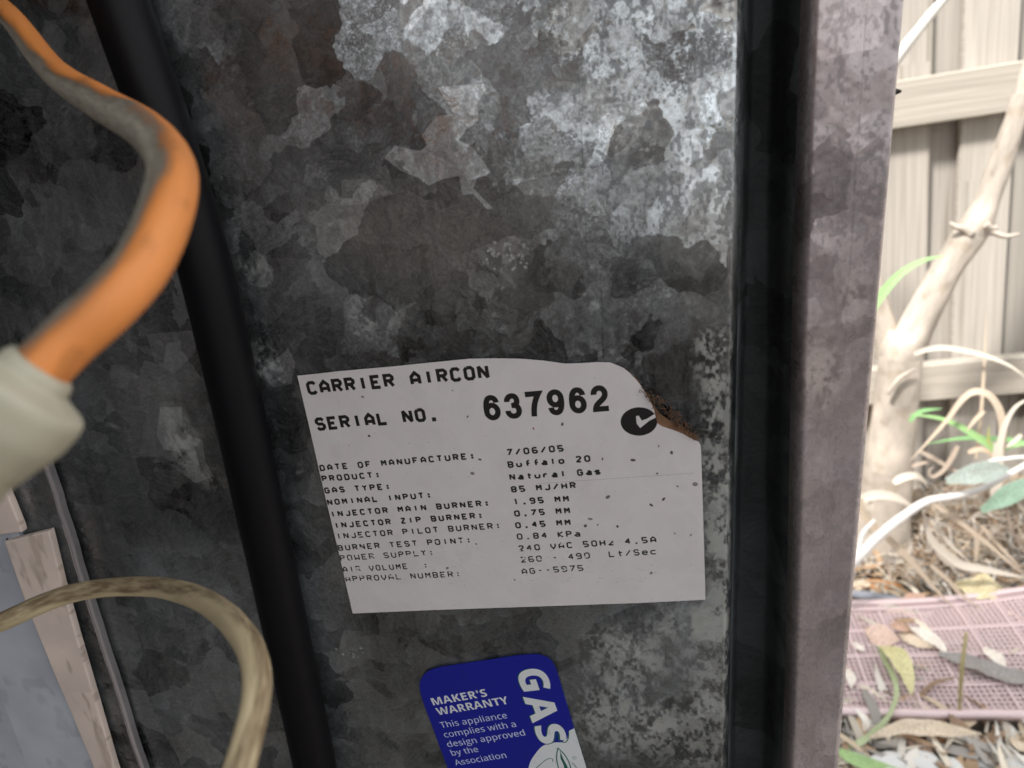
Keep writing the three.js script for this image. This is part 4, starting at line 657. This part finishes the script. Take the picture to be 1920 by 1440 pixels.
// ---------------------------------------------------------------- leaf litter and fine straw: nobody could count it
{
  const base = [ribbon([V(-0.5, 0, 0), V(0, 0.05, 0.06), V(0.5, 0, 0)], leafW(0.34), { seg: 6, th: 0.02, face: V(0, 1, 0), wob: 0.3 }), ribbon([V(-0.5, 0, 0), V(0, 0.12, -0.05), V(0.5, 0.02, 0.05)], bladeW(0.14), { seg: 6, th: 0.02, face: V(0, 1, 0), twist: 0.8 }), tube([V(-0.5, 0, 0), V(0, 0.04, 0.03), V(0.5, 0, 0)], [0.03, 0.035, 0.02], { seg: 4, rad: 5 }), tube([V(-0.5, 0, 0.1), V(-0.2, 0.1, -0.12), V(0.15, 0.16, 0.1), V(0.5, 0, -0.08)], [0.012, 0.016, 0.016, 0.01], { seg: 8, rad: 4 })];
  const palette = [[0.58, 0.46, 0.33], [0.66, 0.58, 0.47], [0.42, 0.28, 0.17], [0.30, 0.20, 0.13], [0.50, 0.44, 0.36], [0.70, 0.65, 0.58], [0.34, 0.31, 0.28]];
  const scatter = (name, g, n, place, size, flat, lift) => {
    const o = new THREE.InstancedMesh(g, new THREE.MeshStandardMaterial({ color: 0xffffff, roughness: 0.85 }), n), m = new THREE.Matrix4(), q = new THREE.Quaternion(), e = new THREE.Euler();
    for (let i = 0; i < n; i++) { const [x, z, h] = place(), s = rr(...size); e.set(rr(-flat, flat), rr(0, 6.3), rr(-flat, flat)); q.setFromEuler(e); m.compose(V(x, GROUND + (h ?? 0) + rr(0, lift), z), q, V(s, s * rr(0.6, 1.2), s * rr(0.6, 1.3))); o.setMatrixAt(i, m); const c = palette[Math.floor(rnd() * palette.length)], k = rr(0.75, 1.15); o.setColorAt(i, lin(c[0] * k, c[1] * k, c[2] * k)); }
    o.name = name; o.castShadow = o.receiveShadow = true; o.userData.kind = 'stuff'; scene.add(o); return o;
  };
  const open = () => [rr(0.06, 1.5), rr(-1.28, -0.2), 0]; 
  const any = () => { for (;;) { const p = open(); if (!(p[0] > 0.14 && p[0] < 1.06 && p[1] < -0.65 && p[1] > -0.98) || rnd() < 0.35) return p; } };
  scatter('leaf_litter', base[0], 5200, any, [0.018, 0.05], 0.5, 0.012).userData.label = 'dry leaf litter covering the ground';
  scatter('twig_litter', base[2], 3600, any, [0.02, 0.07], 0.25, 0.012).userData.label = 'small dry twigs strewn over the ground';
  scatter('grass_litter', base[1], 3200, any, [0.03, 0.09], 0.4, 0.014).userData.label = 'short lengths of dead grass over the ground';
  const heap = () => { const x = rr(0.40, 1.05), z = rr(-1.24, -0.96); return [x, z, 0.11 * Math.exp(-(((z + 1.12) / 0.11) ** 2)) * sstep(0.38, 0.6, x) * rnd()]; };
  scatter('fine_straw', base[3], 5200, heap, [0.03, 0.08], 0.9, 0.01).userData.label = 'matted fine brown straw heaped along the fence';
}
renderer.render(scene, camera);
